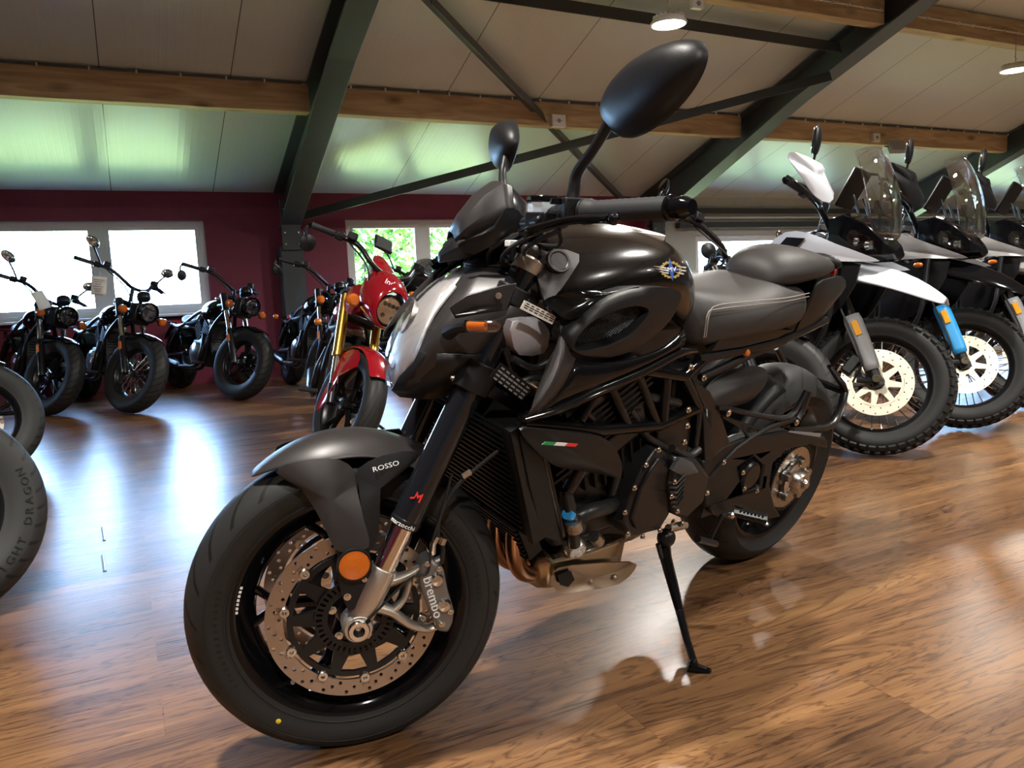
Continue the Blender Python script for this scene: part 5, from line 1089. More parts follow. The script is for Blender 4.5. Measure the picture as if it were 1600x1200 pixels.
g = G(); rows = [half([(x, 0, z1), (x, w_, z1 - .01), (x, w_, z0), (x, 0, z0)]) for x, w_, z0, z1 in ((.03, .05, .84, .915), (-.085, .030, .895, .925))]; loft(g, rows); mp('tail_core', g, 'matte_black', bevel=.006); g = G(); box(g, (-.118, 0, .915), (.012, .05, .018)); mp('tail_light', g, 'red_flat', bevel=.003)
g = G(); tube(g, [(.56, 0, .60), (.50, -.02, .72), (.46, -.02, .80)], .022, 14); 
for k in range(10): lathe(g, [(.030, -.003), (.036, 0), (.030, .003)], V((.555, 0, .61)).lerp(V((.47, -.02, .78)), k / 9), (-.09, 0, .18), 20, cap=False)
mp('shock_absorber', g, 'satin_black')
g = G(); ball(g, (0.435, 0.130, 0.755), .010); mp('orange_cap', g, 'orange', label='small orange cap')
# rear wheel, swingarm, hugger
RA = V((0, 0, RR_)); g = tyre_g(RR_, 0.196, 0.216, .75); g.v = [(x, y, z + RA.z) for x, y, z in g.v]; rt = mp('rear_tyre', g, 'tyre_sport_rear', at=RA, smooth=50)
g = rim_g(.216, .18, .05); g.v = [(x, y, z + RA.z) for x, y, z in g.v]; rr_ = mp('rear_rim', g, 'black_gloss', smooth=40)
for k in range(5):
    a = R(50 + 72 * k); g = G(); P_ = lambda r, q, y=0: RA + V((r * math.cos(a + R(q)), y, r * math.sin(a + R(q))))
    tube(g, [P_(.04, 0), P_(.10, 0, -.005)], [.024, .016], 10, sq=((0, 1, 0), .8))
    for s in (-1, 1): tube(g, [P_(.09, 0), P_(.14, s * 6, .0), P_(.175, s * 14, .0)], [.013, .012, .014], 10, sm=3)
    mp('spoke', g, 'black_gloss', parent=rr_)
g = G(); tooth_disc(g, .098, .104, .06, .112, .006, 41); g.v = [(x, y, z + RA.z) for x, y, z in g.v]
for k in range(5): a = 2 * PI * k / 5; tube(g, [RA + V((.03 * math.cos(a), .112, .03 * math.sin(a))), RA + V((.068 * math.cos(a), .112, .068 * math.sin(a)))], .010, 8)
spk = mp('rear_sprocket', g, 'steel')
g = G(); lathe(g, [(.016, .158), (.030, .158), (.036, .150), (.040, .135), (.058, .130), (.060, .118), (.016, .118)], RA, n=40, closed=True)
for k in range(5):
    a = 2 * PI * (k + .3) / 5; c = RA + V((.058 * math.cos(a), .130, .058 * math.sin(a))); lathe(g, [(.007, .010), (.013, .010), (.016, 0), (.016, -.012), (0, -.012)], c, (0, 1, 0), 20)
lathe(g, [(0, .170), (.010, .170), (.014, .164), (.014, .150), (0, .150)], RA, n=24); mp('hub_carrier', g, 'steel', parent=spk, label='bright machined hub carrier')
g = G()
for k in range(64):
    a = 2 * PI * k / 64
    if True: lathe(g, [(0, .004), (.0055, .004), (.0055, -.004), (0, -.004)], RA + V((.1045 * math.cos(a), .112, .1045 * math.sin(a))), (0, 1, 0), 6)
for zz in (.104, -.104):
    for k in range(32): p = V((.0 + .455 * k / 32, .112, RA.z + zz + (.36 - RA.z + (.035 if zz > 0 else -.035) - zz) * k / 32)); box(g, p, (.010, .010, .009))
mp('drive_chain', g, 'dark_void', smooth=0)
g = disc_g(.11, .075, -.105, .005, 36, .003); g.v = [(x, y, z + RA.z) for x, y, z in g.v]; mp('rear_brake_disc', g, 'disc', smooth=30)
g = G(); o = [(0.546, 0.145, 0.491), (0.490, 0.145, 0.518), (0.383, 0.145, 0.529), (0.178, 0.145, 0.514), (-0.074, 0.145, 0.451), (-0.112, 0.145, 0.407), (0.018, 0.145, 0.443), (0.140, 0.145, 0.454), (0.202, 0.145, 0.423), (0.189, 0.145, 0.355), (0.125, 0.145, 0.270), (0.069, 0.145, 0.223), (0.170, 0.145, 0.236), (0.330, 0.145, 0.320), (0.490, 0.145, 0.355)]
xzplate(g, [[(p[0], p[2]) for p in o], [(p[0], p[2]) for p in ((0.380, 0.145, 0.447), (0.312, 0.145, 0.463), (0.251, 0.145, 0.427), (0.237, 0.145, 0.356), (0.315, 0.145, 0.358))]], .135, .035); sa = mp('swingarm', g, 'matte_black', bevel=.008)
g = G(); lathe(g, [(.012, .012), (.034, .012), (.040, .004), (.040, -.012), (.012, -.012)], (0.313, 0.150, 0.410), (0, 1, 0), 32); box(g, (.42, 0, .36), (.10, .27, .10)); mp('chain_adjuster', g, 'satin_black', parent=sa, bevel=.003)
g = G()
for px in ((0.367, 0.160, 0.433), (0.340, 0.160, 0.381), (0.271, 0.160, 0.359), (0.378, 0.165, 0.317), (0.521, 0.165, 0.412), (0.479, 0.165, 0.487)): hex_bolt(g, px, .0075, (0, 1, 0), .006)
mp('swingarm_bolts', g, 'bolt', parent=sa)
g = G(); L = [(0.502, 0.085, 0.650), (0.453, 0.075, 0.671), (0.369, 0.065, 0.683), (0.255, 0.055, 0.678), (0.196, 0.060, 0.661), (0.220, 0.085, 0.646), (0.273, 0.102, 0.623), (0.346, 0.110, 0.603), (0.450, 0.112, 0.608), (0.495, 0.105, 0.626)]
panel(g, L, .016, .004, (0, 1, .5), rings=3, sm=3); hg = mp('rear_hugger', g, 'matte_grey', smooth=60)
rows = [[RA + V(((RR_ + .012) * math.cos(R(a)), .09 * t, (RR_ + .012 - .03 * abs(t) ** 3) * math.sin(R(a)))) for t in (-1, -.7, -.35, 0, .35, .7, 1)] for a in range(28, 72, 6)]
g = G(); sheet(g, rows); mp('hugger_arch', g, 'matte_black', parent=hg, solid=.004)
g = G(); tube(g, [(0.539, 0.150, 0.634), (0.476, 0.150, 0.620), (0.290, 0.150, 0.571), (0.182, 0.150, 0.554), (0.144, 0.150, 0.586), (0.126, 0.150, 0.624)], [.008, .009, .009, .010, .008, .006], 8, sm=2, sq=((0, 1, 0), .8))
tube(g, [(0.155, 0.152, 0.545), (0.280, 0.152, 0.541), (0.413, 0.152, 0.507), (0.483, 0.152, 0.459), (0.524, 0.152, 0.424)], [.009, .008, .007, .008, .006], 8, sm=2); tube(g, [(0.477, 0.150, 0.595), (0.306, 0.150, 0.537), (0.351, 0.150, 0.516)], .005, 8)
tube(g, [(0.509, 0.150, 0.608), (0.403, 0.150, 0.561), (0.351, 0.150, 0.516)], .005, 8); pb = mp('plate_arm', g, 'matte_black')
g = G(); hex_bolt(g, (0.501, 0.160, 0.619), .010, (0, 1, 0), .005); hex_bolt(g, (0.156, 0.162, 0.540), .010, (0, 1, 0), .006); mp('arm_bolts', g, 'bolt', parent=pb)
g = G(); tube(g, [(0.126, 0.145, 0.538), (0.101, 0.140, 0.561), (0.082, 0.135, 0.610)], .012, 8); mp('rear_indicator_stalk', g, 'satin_black')
g = G(); P_ = [(0.150, 0.140, 0.507), (-0.088, 0.135, 0.474), (-0.165, 0.125, 0.495), (-0.216, 0.105, 0.560), (-0.161, 0.095, 0.609), (-0.102, 0.090, 0.650)]
tube(g, P_, [.010, .014, .014, .012, .010, .008], 8, sm=2, sq=((0, 1, 0), .7)); tube(g, [(x, -y, z) for x, y, z in P_], [.010, .014, .014, .012, .010, .008], 8, sm=2); x, y, z = P_[3]; tube(g, [(x, y, z), (x - .01, 0, z), (x, -y, z)], .012, 8); mp('plate_hanger', g, 'satin_black')
g = G(); a, b = V((0.159, 0.150, 0.505)), V((-0.036, 0.150, 0.464)); g.merge(box(G(), (0, 0, 0), ((b - a).length, .012, .001)), face_m((a + b) / 2, b - a, (0, 1, 0))); mp('info_label', g, 'grey_plastic')
# foot pegs and gear lever
for s in (1, -1):
    S_ = lambda p: (p[0], p[1] * s, p[2])
    g = G(); a, b = V(S_((0.389, 0.175, 0.330))), V(S_((0.343, 0.245, 0.331))); tube(g, [a, b], .0115, 8)
    for k in range(7): p = a.lerp(b, .25 + k * .11); box(g, p + V((0, 0, .010)), (.022, .004, .006))
    pg = mp('foot_peg', g, 'satin_black'); g = G(); L = [(0.505, 0.150, 0.392), (0.395, 0.150, 0.357), (0.328, 0.150, 0.312), (0.337, 0.150, 0.281), (0.438, 0.150, 0.321)]; panel(g, [S_(p) for p in L], .003, .014, (0, s, 0), rings=2); mp('peg_bracket', g, 'matte_black', parent=pg)
g = G(); tube(g, [(0.462, 0.170, 0.272), (0.442, 0.175, 0.334), (0.399, 0.170, 0.330)], .006, 8); tube(g, [(0.554, 0.190, 0.304), (0.465, 0.190, 0.265)], .009, 10); mp('gear_lever', g, 'satin_black')
g = G(); ball(g, (0.404, 0.180, 0.327), .009); mp('lever_pivot', g, 'bolt')
# ================================================================ the other motorcycles
def pose_m(x, y, hd, lean): return Matrix.Translation((x, y, 0)) @ Matrix.Rotation(R(hd), 4, 'Z') @ Matrix.Rotation(R(lean), 4, 'X')
def steer_m(st, rake, trail):
    u = V((-math.sin(R(rake)), 0, math.cos(R(rake)))); p = V((trail, 0, 0)); return Matrix.Translation(p) @ Matrix.Rotation(R(st), 4, u) @ Matrix.Translation(-p)
def wheel(root, name, c, R_, w, rim, kind, tmat='tyre_cruiser', crown=.5, knob=False, disc=None, label=None, rimmat='satin_black', n=64):
    c = V(c); q = lambda *k, **a: mk(k[0], k[1], M[k[2]], a.pop('parent', root), **a)
    def sh(g): g.v = [(x + c.x, y + c.y, z + c.z) for x, y, z in g.v]; return g
    g = tyre_g(R_ - (.010 if knob else 0), w, rim, crown, n)
    if knob:
        N = 46; r0 = R_ - .010
        for k in range(N):
            for j, (yy, tilt, ln) in enumerate(((-.40, 38, .030), (-.14, 12, .026), (.14, -12, .026), (.40, -38, .030))):
                a = 2 * PI * (k + .5 * (j % 2)) / N; h = (R_ - rim); rad = r0 - crown * h * 1.15 * (1 - math.sqrt(max(0, 1 - (yy * 1.9) ** 2))) + .002
                m = Matrix.Rotation(-a, 4, 'Y') @ Matrix.Translation((rad, yy * w, 0)) @ Matrix.Rotation(R(tilt * -1), 4, 'Z')
                g.merge(box(G(), (0, 0, 0), (.016, w * .19, ln), taper=None), m)
    ty = q(name + '_tyre', sh(g), 'rubber' if knob else tmat, at=c, smooth=45)
    rm_ = q(name + '_rim', sh(rim_g(rim, w * .8, .028, n)), rimmat, smooth=40)
    if kind == 'wire':
        for k in range(32):
            s = 1 if k % 2 else -1; a0 = 2 * PI * k / 32; a1 = a0 + (.42 if (k // 2) % 2 else -.42)
            g = G(); tube(g, [(.028 * math.cos(a0), s * .030, .028 * math.sin(a0)), ((rim - .022) * math.cos(a1), s * .006, (rim - .022) * math.sin(a1))], .0026, 5); q('spoke', sh(g), 'chrome', parent=rm_)
    else:
        nn = 5 if kind == 'cast' else 8
        for k in range(nn):
            a = 2 * PI * k / nn + .3; P = lambda r, d: (r * math.cos(a + d), 0, r * math.sin(a + d)); g = G()
            tube(g, [P(.03, 0), P(.09, .04), P(rim - .02, .16)], [.018, .012, .012], 8, sm=3); tube(g, [P(.03, 0), P(.09, -.04), P(rim - .02, -.16)], [.018, .012, .012], 8, sm=3); q('spoke', sh(g), 'black_gloss', parent=rm_)
    g = G(); lathe(g, [(.010, .055), (.030, .05), (.032, .03), (.024, .01), (.024, -.01), (.032, -.03), (.030, -.05), (.010, -.055)], n=24, closed=True); q('hub', sh(g), rimmat, parent=rm_)
    if disc:
        ro, side, dm = disc; g = disc_g(ro, ro * .72, side * .065, .005, 36, .0038, 2); dd = q('brake_disc', sh(g), dm, smooth=30)
        g = carrier_g(ro * .74, .035, side * .065, 8, .005); q('disc_carrier', sh(g), dm if dm == 'disc_bright' else 'satin_black', parent=dd, smooth=0)
        g = G(); a = R(150); box(g, (ro * .86 * math.cos(a), side * .072, ro * .86 * math.sin(a)), (.055, .05, .10), E3(0, 30, 0)); q('brake_caliper', sh(g), 'satin_black', bevel=.008)
    return ty
def grip_set(q, HB, r=.0145, mirror='up', tag=False, grip='grip', end='black_gloss'):
    """HB: half handlebar from the grip end (y > 0) to the middle"""
    full = [V(p) for p in HB] + [V((x, -y, z)) for x, y, z in reversed(HB)]
    g = G(); tube(g, full, r, 12, sm=4); hb = q('handlebar', g, 'satin_black')
    for s in (1, -1):
        Q = lambda p: V((p[0], p[1] * s, p[2])); a, b = Q(HB[0]), Q(HB[1]); d = (a - b).normalized(); gi = a - d * .125
        g = G(); tube(g, [gi + d * .125 * k / 12 for k in range(13)], [.0165 + .0009 * (k % 2) for k in range(13)], 14); gr = q('grip', g, grip)
        g = G(); tube(g, [a, a + d * .006, a + d * .02], [.019, .018, .012], 14); q('bar_end', g, end, parent=gr)
        g = G(); g.merge(box(G(), (0, 0, 0), (.05, .045, .045)), face_m(gi - d * .028, d, (0, 0, 1))); sw = q('switch_housing', g, 'satin_black', bevel=.007)
        g = G(); g.merge(box(G(), (0, 0, 0), (.050, .052, .04)), face_m(gi - d * .085 + V((.02, 0, .022)), d, (0, 0, 1))); q('brake_reservoir', g, 'matte_black', bevel=.006)
        g = G(); p0 = gi - d * .04 + V((.045, 0, -.005)); tube(g, [p0, p0 + d * .05 + V((.015, 0, 0)), p0 + d * .16 + V((.005, 0, -.004))], [.009, .007, .006], 8, sm=4); ball(g, p0 + d * .165 + V((.005, 0, -.004)), .008); q('lever', g, 'satin_black')
        if mirror == 'up':
            m0 = gi - d * .06; m1 = m0 + V((-.01, .05 * s, .07)); m2 = m0 + V((-.02, .10 * s, .13))
            g = G(); tube(g, [m0, m1, m2], .0075, 8, sm=5); q('mirror_stem', g, 'satin_black')
            g = G(); ball(g, m2 + V((0, .015 * s, .035)), (.018, .068, .042), E3(s * 18, 0, 0)); mi = q('mirror', g, 'chrome')
            g = G(); g.merge(lathe(G(), [(0, .001), (.95, .001), (.95, 0), (0, 0)], n=24), Matrix.Translation(m2 + V((-.017, .015 * s, .035))) @ E3(s * 18, 0, 0).to_4x4() @ Matrix(((0, 1, 0, 0), (.060, 0, 0, 0), (0, 0, .036, 0), (0, 0, 0, 1)))); q('mirror_glass', g, 'mirror', parent=mi)
        elif mirror:
            up = 1 if mirror == 'bar_end_up' else -1; m0 = a + d * .012; m1 = m0 + V((0, .01 * s, up * .045)); c = m0 + V((.0, -.025 * s, up * .095))
            g = G(); tube(g, [m0, m1, c + V((.008, 0, 0))], .0075, 8, sm=4); q('mirror_stem', g, 'satin_black')
            ax_ = (1, 0, 0) if up < 0 else (1, 1.1 * s * -1, 0); g = G(); lathe(g, [(0, .016), (.030, .012), (.044, .004), (.047, -.004), (.044, -.006)], c, ax_, 28); mi = q('mirror', g, 'matte_black')
            g = G(); lathe(g, [(0, .001), (.043, .001), (.043, 0), (0, 0)], c - V(ax_).normalized() * .006, -V(ax_), 28); q('mirror_glass', g, 'mirror', parent=mi)
    return hb
def cruiser(name, pose, label, group=None, kind='wire', mirror='up', bz=1.04, body='black_gloss', fork='black', fairing=None, R_=.32, w=.135, rim=.205, tyre='tyre_cruiser', steer=25, spare=False, wide=.42, bx=-.42, trim='black_gloss'):
    rk = 29; root = empty(name, pose_m(*pose), label, 'motorcycle', group); F = steer_m(steer, rk, .12)
    def q(nm, g, mat, parent=None, **k): return mk(nm, g, M[mat], parent or root, **k)
    u = V((-math.sin(R(rk)), 0, math.cos(R(rk))))
    FRAME.append(F)
    wheel(root, 'front', (0, 0, R_), R_, w, rim, kind, tyre, .42 if tyre == 'tyre_cruiser' else .6, disc=(.140, 1, 'disc'))
    ax = V((0, 0, R_)); fk = lambda L, y, dx=0: ax + u * L + V((dx, y, 0))
    for s in (1, -1):
        y = s * .105
        if fork == 'gold':
            g = G(); tube(g, [fk(.26, y), fk(.62, y)], .027, 18); lg = q('fork_leg', g, 'gold'); g = G(); tube(g, [fk(0, y), fk(.28, y)], .021, 14); q('chrome_slider', g, 'chrome', parent=lg)
            g = G(); tube(g, [fk(.25, y), fk(.27, y)], .030, 18); q('fork_ring', g, 'gold', parent=lg)
            g = G(); tube(g, [fk(-.02, y), fk(.09, y)], .026, 14); q('fork_foot', g, 'satin_black', parent=lg)
        else:
            g = G(); tube(g, [fk(-.02, y), fk(.02, y), fk(.30, y), fk(.31, y)], [.022, .028, .027, .024], 18); lg = q('fork_leg', g, 'satin_black')
            g = G(); tube(g, [fk(.30, y), fk(.52, y)], .0205, 16); q('chrome_tube', g, 'chrome', parent=lg); g = G(); tube(g, [fk(.50, y), fk(.66, y)], .030, 18); q('fork_cover', g, 'satin_black', parent=lg)
            g = G(); box(g, fk(.22, y * 1.28), (.03, .006, .07), E3(0, -29, 0)); q('side_reflector', g, 'orange', parent=lg, bevel=.002)
    g = G(); tube(g, [(0, -.13, R_), (0, .13, R_)], .012, 12); q('front_axle', g, 'chrome')
    for L in (.50, .64): g = G(); g.merge(box(G(), (0, 0, 0), (.25, .06, .028)), face_m(fk(L, 0, -.01), (0, 1, 0), u)); q('yoke', g, 'satin_black', bevel=.006)
    g = G(); a0, a1 = (30, 140) if fork != 'gold' else (38, 140); rows = []
    for k in range(12):
        a = R(a0 + (a1 - a0) * k / 11 if fork == 'gold' else 62 + 72 * k / 11)
        rows.append([ax + V(((R_ + .016 - .022 * abs(t) ** 3) * math.cos(a), t * w * .60, (R_ + .016 - .022 * abs(t) ** 3) * math.sin(a))) for t in (-1, -.8, -.4, 0, .4, .8, 1)])
    sheet(g, rows); fd = q('front_fender', g, body, solid=.004, sub=1, smooth=60)
    g = G()
    for s in (1, -1):
        if fork == 'gold': panel(g, [(-.10, s * .088, .56), (.05, s * .088, .60), (.10, s * .090, .52), (.02, s * .125, .44), (-.02, s * .132, .26), (-.075, s * .132, .25), (-.06, s * .12, .44)], .006, .006, (0, s, 0), sm=2)
        else: tube(g, [(.0, s * .085, R_ + R_ * .9), fk(.30, s * .10)], .007, 8); tube(g, [(-.12, s * .085, R_ + R_ * .9), fk(.32, s * .10)], .007, 8)
    q('fender_stay', g, body if fork == 'gold' else 'satin_black', parent=fd)
    lz = .83 if fairing != 'batwing' else .86; lc = V((-.06, 0, lz)) if fork != 'gold' else V((.015, 0, .845))
    if fairing == 'cowl':
        # red nose cowl: ring round the lamp, rising into a narrow flyscreen
        rows = []
        for x, rr, dz in ((.045, .088, 0), (.035, .108, .01), (-.03, .128, .03), (-.11, .135, .05), (-.17, .12, .06)):
            rows.append([(lc.x + x, rr * .92 * math.cos(t), lc.z + dz + rr * (1.0 if math.sin(t) < 0 else 1.15) * math.sin(t)) for t in [2 * PI * k / 20 for k in range(20)]])
        g = G(); sheet(g, rows, cu=True); cw_ = q('nose_cowl', g, body, solid=.005, sub=1, smooth=70)
        g = G(); rows = [[(lc.x + x, -w_, z), (lc.x + x + .02, -w_ * .4, z + .01), (lc.x + x + .02, w_ * .4, z + .01), (lc.x + x, w_, z)] for x, w_, z in ((-.01, .11, .935), (-.10, .105, .985), (-.20, .085, 1.05), (-.29, .055, 1.105), (-.33, .03, 1.12))]; sheet(g, rows); q('flyscreen', g, body, parent=cw_, solid=.005, sub=1, smooth=60)
        g = G(); m = face_m(lc + V((-.02, .075, .135)), (0, 1, .1), (1, .2, .6)); g.merge(text('Indian', .045, .0006, 1, .3), face_m(lc + V((.018, -.03, .137)), (0, 1, 0), (1, 0, .55))); q('script_lettering', g, 'white_flat', parent=cw_, smooth=0)
        g = G(); rows = [[(-.10, s * .11, .93), (-.22, s * .13, .90), (-.26, s * .12, .80), (-.12, s * .12, .76), (-.06, s * .11, .84)] for s in (1, -1)]
        for r, s in zip(rows, (1, -1)): panel(g, r, .01, .005, (0, s, 0), sm=2)
        q('cowl_side', g, body, parent=cw_, smooth=60)
    if fairing == 'batwing':
        rows = []
        for z, wd, xf in ((.74, .13, .02), (.80, .22, .04), (.88, .28, .03), (.96, .27, -.02), (1.02, .20, -.07)): rows.append([(-.06 + xf - .16 * abs(t) ** 2.2, wd * t, z) for t in (-1, -.8, -.5, -.2, 0, .2, .5, .8, 1)])
        g = G(); sheet(g, rows); fg = q('fairing', g, body, solid=.006, sub=1, smooth=70)
        rows = []
        for z, wd, xf in ((1.01, .20, -.12), (1.08, .20, -.16), (1.14, .16, -.20), (1.18, .09, -.23)): rows.append([(xf - .10 * abs(t) ** 2, wd * t, z - .03 * abs(t) ** 4) for t in (-1, -.75, -.4, 0, .4, .75, 1)])
        g = G(); sheet(g, rows); q('windscreen', g, 'smoke', solid=.004, sub=1, smooth=70)
        g = G(); box(g, (-.17, 0, .98), (.04, .30, .09)); q('dashboard', g, 'satin_black', bevel=.01)
    lx = lc + V((.02 if fairing else 0, 0, 0)); lr_ = .085
    g = G(); lathe(g, [(0, -.11), (.05, -.10), (lr_ - .01, -.05), (lr_, -.005), (lr_, .018), (lr_ - .006, .024), (lr_ - .012, .016), (lr_ - .014, 0), (.03, -.03), (0, -.035)], lx, (1, 0, 0), 36); hl_ = q('headlamp', g, trim)
    g = G(); lathe(g, [(lr_ - .013, .012), (.06, .02), (0, .027)], lx, (1, 0, 0), 32); q('lamp_lens', g, 'lens', parent=hl_)
    g = G(); lathe(g, [(0, -.02), (.03, -.015), (lr_ - .016, .004)], lx, (1, 0, 0), 32); box(g, lx + V((.008, 0, .0)), (.004, .13, .008)); q('lamp_reflector', g, 'chrome', parent=hl_)
    g = G()
    for zz in (.03, -.03):
        for yy in (-.028, .028) if zz < 0 else (-.036, -.012, .012, .036): lathe(g, [(0, .012), (.010, .010), (.014, 0)], lx + V((.0, yy, zz)), (1, 0, 0), 12)
    q('lamp_projectors', g, 'satin_black', parent=hl_)
    if not fairing:
        g = G(); lathe(g, [(0, .05), (.03, .045), (.05, .028), (.055, 0), (.05, -.02), (0, -.02)], (-.17, 0, .955), (-.5, 0, 1), 28); q('instrument', g, 'satin_black')
        g = G(); box(g, lc + V((-.10, 0, -.02)), (.10, .16, .16)); q('lamp_bracket', g, 'satin_black', bevel=.02)
    for s in (1, -1):
        c = V((-.12, s * .19, .80)) if fork != 'gold' else V((-.04, s * .175, .83))
        g = G(); tube(g, [(c.x - .02, s * .10, c.z), c], .009, 8); si = q('indicator', g, 'satin_black')
        g = G(); lathe(g, [(0, .03), (.022, .026), (.034, .012), (.034, -.014), (.02, -.03), (0, -.034)], c, (1, 0, 0), 20); q('indicator_lens', g, 'amber_lens', parent=si)
    HB_ = [(bx - .10, wide, bz), (bx - .03, wide - .13, bz + .0), (bx + .04, wide - .22, bz - .01), (bx + .12, .12, bz - .07), (bx + .13, .05, bz - .10)]
    grip_set(q, HB_, mirror=mirror)
    g = G(); tube(g, [(bx + .14, .04, bz - .10), (-.25, .05, .90)], .016, 10); tube(g, [(bx + .14, -.04, bz - .10), (-.25, -.05, .90)], .016, 10); q('riser', g, 'satin_black')
    for P in ([(bx + .0, .22, bz - .01), (bx + .14, .12, bz - .12), (-.16, .06, .86)], [(bx + .0, -.22, bz - .01), (bx + .16, -.13, bz - .12), (-.14, -.07, .84)]): g = G(); tube(g, P, .005, 6, sm=6); q('cable', g, 'hose')
    FRAME.pop()
    # tank, seat, fender, engine
    g = G(); TK_ = [(-.42, .83, .05, .06), (-.47, .86, .10, .10), (-.58, .875, .135, .13), (-.72, .86, .125, .12), (-.84, .82, .075, .075), (-.90, .78, .03, .03)]
    loft(g, [[(x, wd * math.cos(t), z - h * .9 + (h if math.sin(t) > 0 else h * .7) * math.sin(t)) for t in [2 * PI * k / 20 for k in range(20)]] for x, z, wd, h in TK_]); q('fuel_tank', g, body, sub=1, smooth=180)
    g = G(); lathe(g, [(0, .012), (.030, .010), (.036, 0)], (-.60, 0, .885), (0, 0, 1), 24); q('fuel_cap', g, 'chrome' if body != 'red' else 'satin_black')
    g = G(); loft(g, [half([(x, 0, z), (x, wd * .7, z), (x, wd, z - .025), (x, wd * .8, z - .07), (x, 0, z - .07)]) for x, z, wd in ((-.86, .74, .06), (-.95, .70, .11), (-1.08, .68, .145), (-1.20, .70, .15), (-1.27, .76, .12))]); q('seat', g, 'seat', sub=1, smooth=180)
    rx = -1.56; rows = []
    for k in range(14):
        a = R(5 + 150 * k / 13); rows.append([(rx + (.345 - .03 * abs(t) ** 3) * math.cos(a), t * .098, .32 + (.345 - .03 * abs(t) ** 3) * math.sin(a)) for t in (-1, -.8, -.4, 0, .4, .8, 1)])
    g = G(); sheet(g, rows); q('rear_fender', g, body, solid=.004, sub=1, smooth=60)
    g = G(); ball(g, (-.78, 0, .40), (.20, .13, .15), nu=20); box(g, (-.76, 0, .40), (.34, .22, .20)); en_ = q('engine', g, 'engine', bevel=.02)
    for tilt, cx in ((28, -.66), (-28, -.90)):
        g = G(); 
        for k in range(7): g.merge(box(G(), (0, 0, .12 + k * .024), (.15, .17, .012)), Matrix.Translation((-.78, 0, .42)) @ E3(0, tilt, 0).to_4x4())
        g.merge(box(G(), (0, 0, .20), (.12, .14, .20)), Matrix.Translation((-.78, 0, .42)) @ E3(0, tilt, 0).to_4x4()); q('cylinder', g, 'dark_void', parent=en_, bevel=.003)
        g = G(); g.merge(box(G(), (0, 0, .31), (.13, .16, .05)), Matrix.Translation((-.78, 0, .42)) @ E3(0, tilt, 0).to_4x4()); q('rocker_cover', g, 'steel', parent=en_, bevel=.015)
    for s in (1, -1):
        g = G(); lathe(g, [(0, .03), (.07, .028), (.095, .01), (.10, -.02), (0, -.02)], (-.78, s * .135, .38), (0, s, 0), 28); q('engine_cover', g, 'steel' if s < 0 else 'satin_black', parent=en_)
        g = G(); tube(g, [(-.28, s * .03, .80), (-.45, s * .10, .62), (-.50, s * .13, .42), (-.60, s * .13, .25), (-1.0, s * .13, .24), (-1.15, s * .12, .38)], .017, 10, sm=5); tube(g, [(-.30, s * .03, .84), (-.8, s * .10, .76), (-1.25, s * .12, .62), (-1.5, s * .13, .64)], .016, 10, sm=4); q('frame_tube', g, 'satin_black')
        g = G(); tube(g, [(-1.1, s * .12, .36), (rx, s * .13, .32)], .022, 10); q('swingarm', g, 'satin_black')
        g = G(); tube(g, [(-1.22, s * .14, .60), (-1.46, s * .15, .38)], .016, 12); tube(g, [(-1.26, s * .14, .565), (-1.42, s * .149, .42)], .030, 14); q('shock_absorber', g, 'satin_black')
        g = G(); tube(g, [(-.52, s * .14, .30), (-.52, s * .25, .30)], .014, 10); q('foot_peg', g, 'grip')
        g = G(); tube(g, [(rx + .1, s * .10, .66), (rx + .05, s * .18, .66)], .007, 8); ri = q('rear_indicator', g, 'satin_black'); g = G(); ball(g, (rx + .05, s * .20, .66), .026); q('indicator_lens', g, 'orange', parent=ri)
    g = G(); box(g, (-.45, 0, .50), (.05, .22, .30), E3(0, -16, 0)); 
    for k in range(9): box(g, (-.418, 0, .40 + k * .024), (.01, .20, .005), E3(0, -16, 0))
    q('radiator', g, 'dark_void')
    g = G(); tube(g, [(-.60, -.12, .55), (-.52, -.16, .42), (-.62, -.17, .27), (-1.0, -.17, .24), (-1.1, -.17, .24)], .020, 12, sm=5); tube(g, [(-1.08, -.17, .24), (-1.12, -.17, .245), (-1.7, -.18, .29)], [.022, .040, .042], 16); q('exhaust_pipe', g, 'satin_black' if body != 'red' else 'satin_black')
    g = G(); tube(g, [(-.85, .13, .22), (-.90, .26, .10), (-.93, .335, .055)], .010, 8); q('side_stand', g, 'satin_black')
    wheel(root, 'rear', (rx, 0, .32), .32, .155, .205, kind, tyre if tyre == 'tyre_cruiser' else 'tyre_cruiser', .42)
    g = G(); box(g, (rx - .30, 0, .50), (.02, .17, .12), E3(0, 15, 0)); q('number_plate_holder', g, 'matte_black')
    g = G(); box(g, (rx - .20, 0, .66), (.04, .08, .04), E3(0, 30, 0)); q('tail_light', g, 'red_flat', bevel=.006)
    return root
def place(root, pose, label, group=None):
    c = copy_tree(root); c.matrix_local = pose_m(*pose); c['label'] = label
    if group: c['group'] = group
    return c
def price_tag(m, label):
    g = G(); rows = [[(-.055 + .11 * i / 6, .006 * math.sin(i * .9 + k), -.075 + .15 * k / 5) for i in range(7)] for k in range(6)]; sheet(g, rows)
    t = mk('price_tag', g, M['paper'], None, smooth=60, solid=.0008, frame_=m, label=label, category='price tag')
    g = G(); 
    for k in range(6): box(g, (-.004, -.009 , .05 - k * .018), (.07 - .012 * (k % 3), .001, .004))
    mk('print', g, M['grey_plastic'], t, smooth=0, frame_=m); g = G(); tube(g, [(0, 0, .074), (.004, .01, .10), (0, .012, .12)], .0012, 5); mk('string', g, M['white_flat'], t, frame_=m); return t
GR = 'black cruisers parked nose-out under the windows'
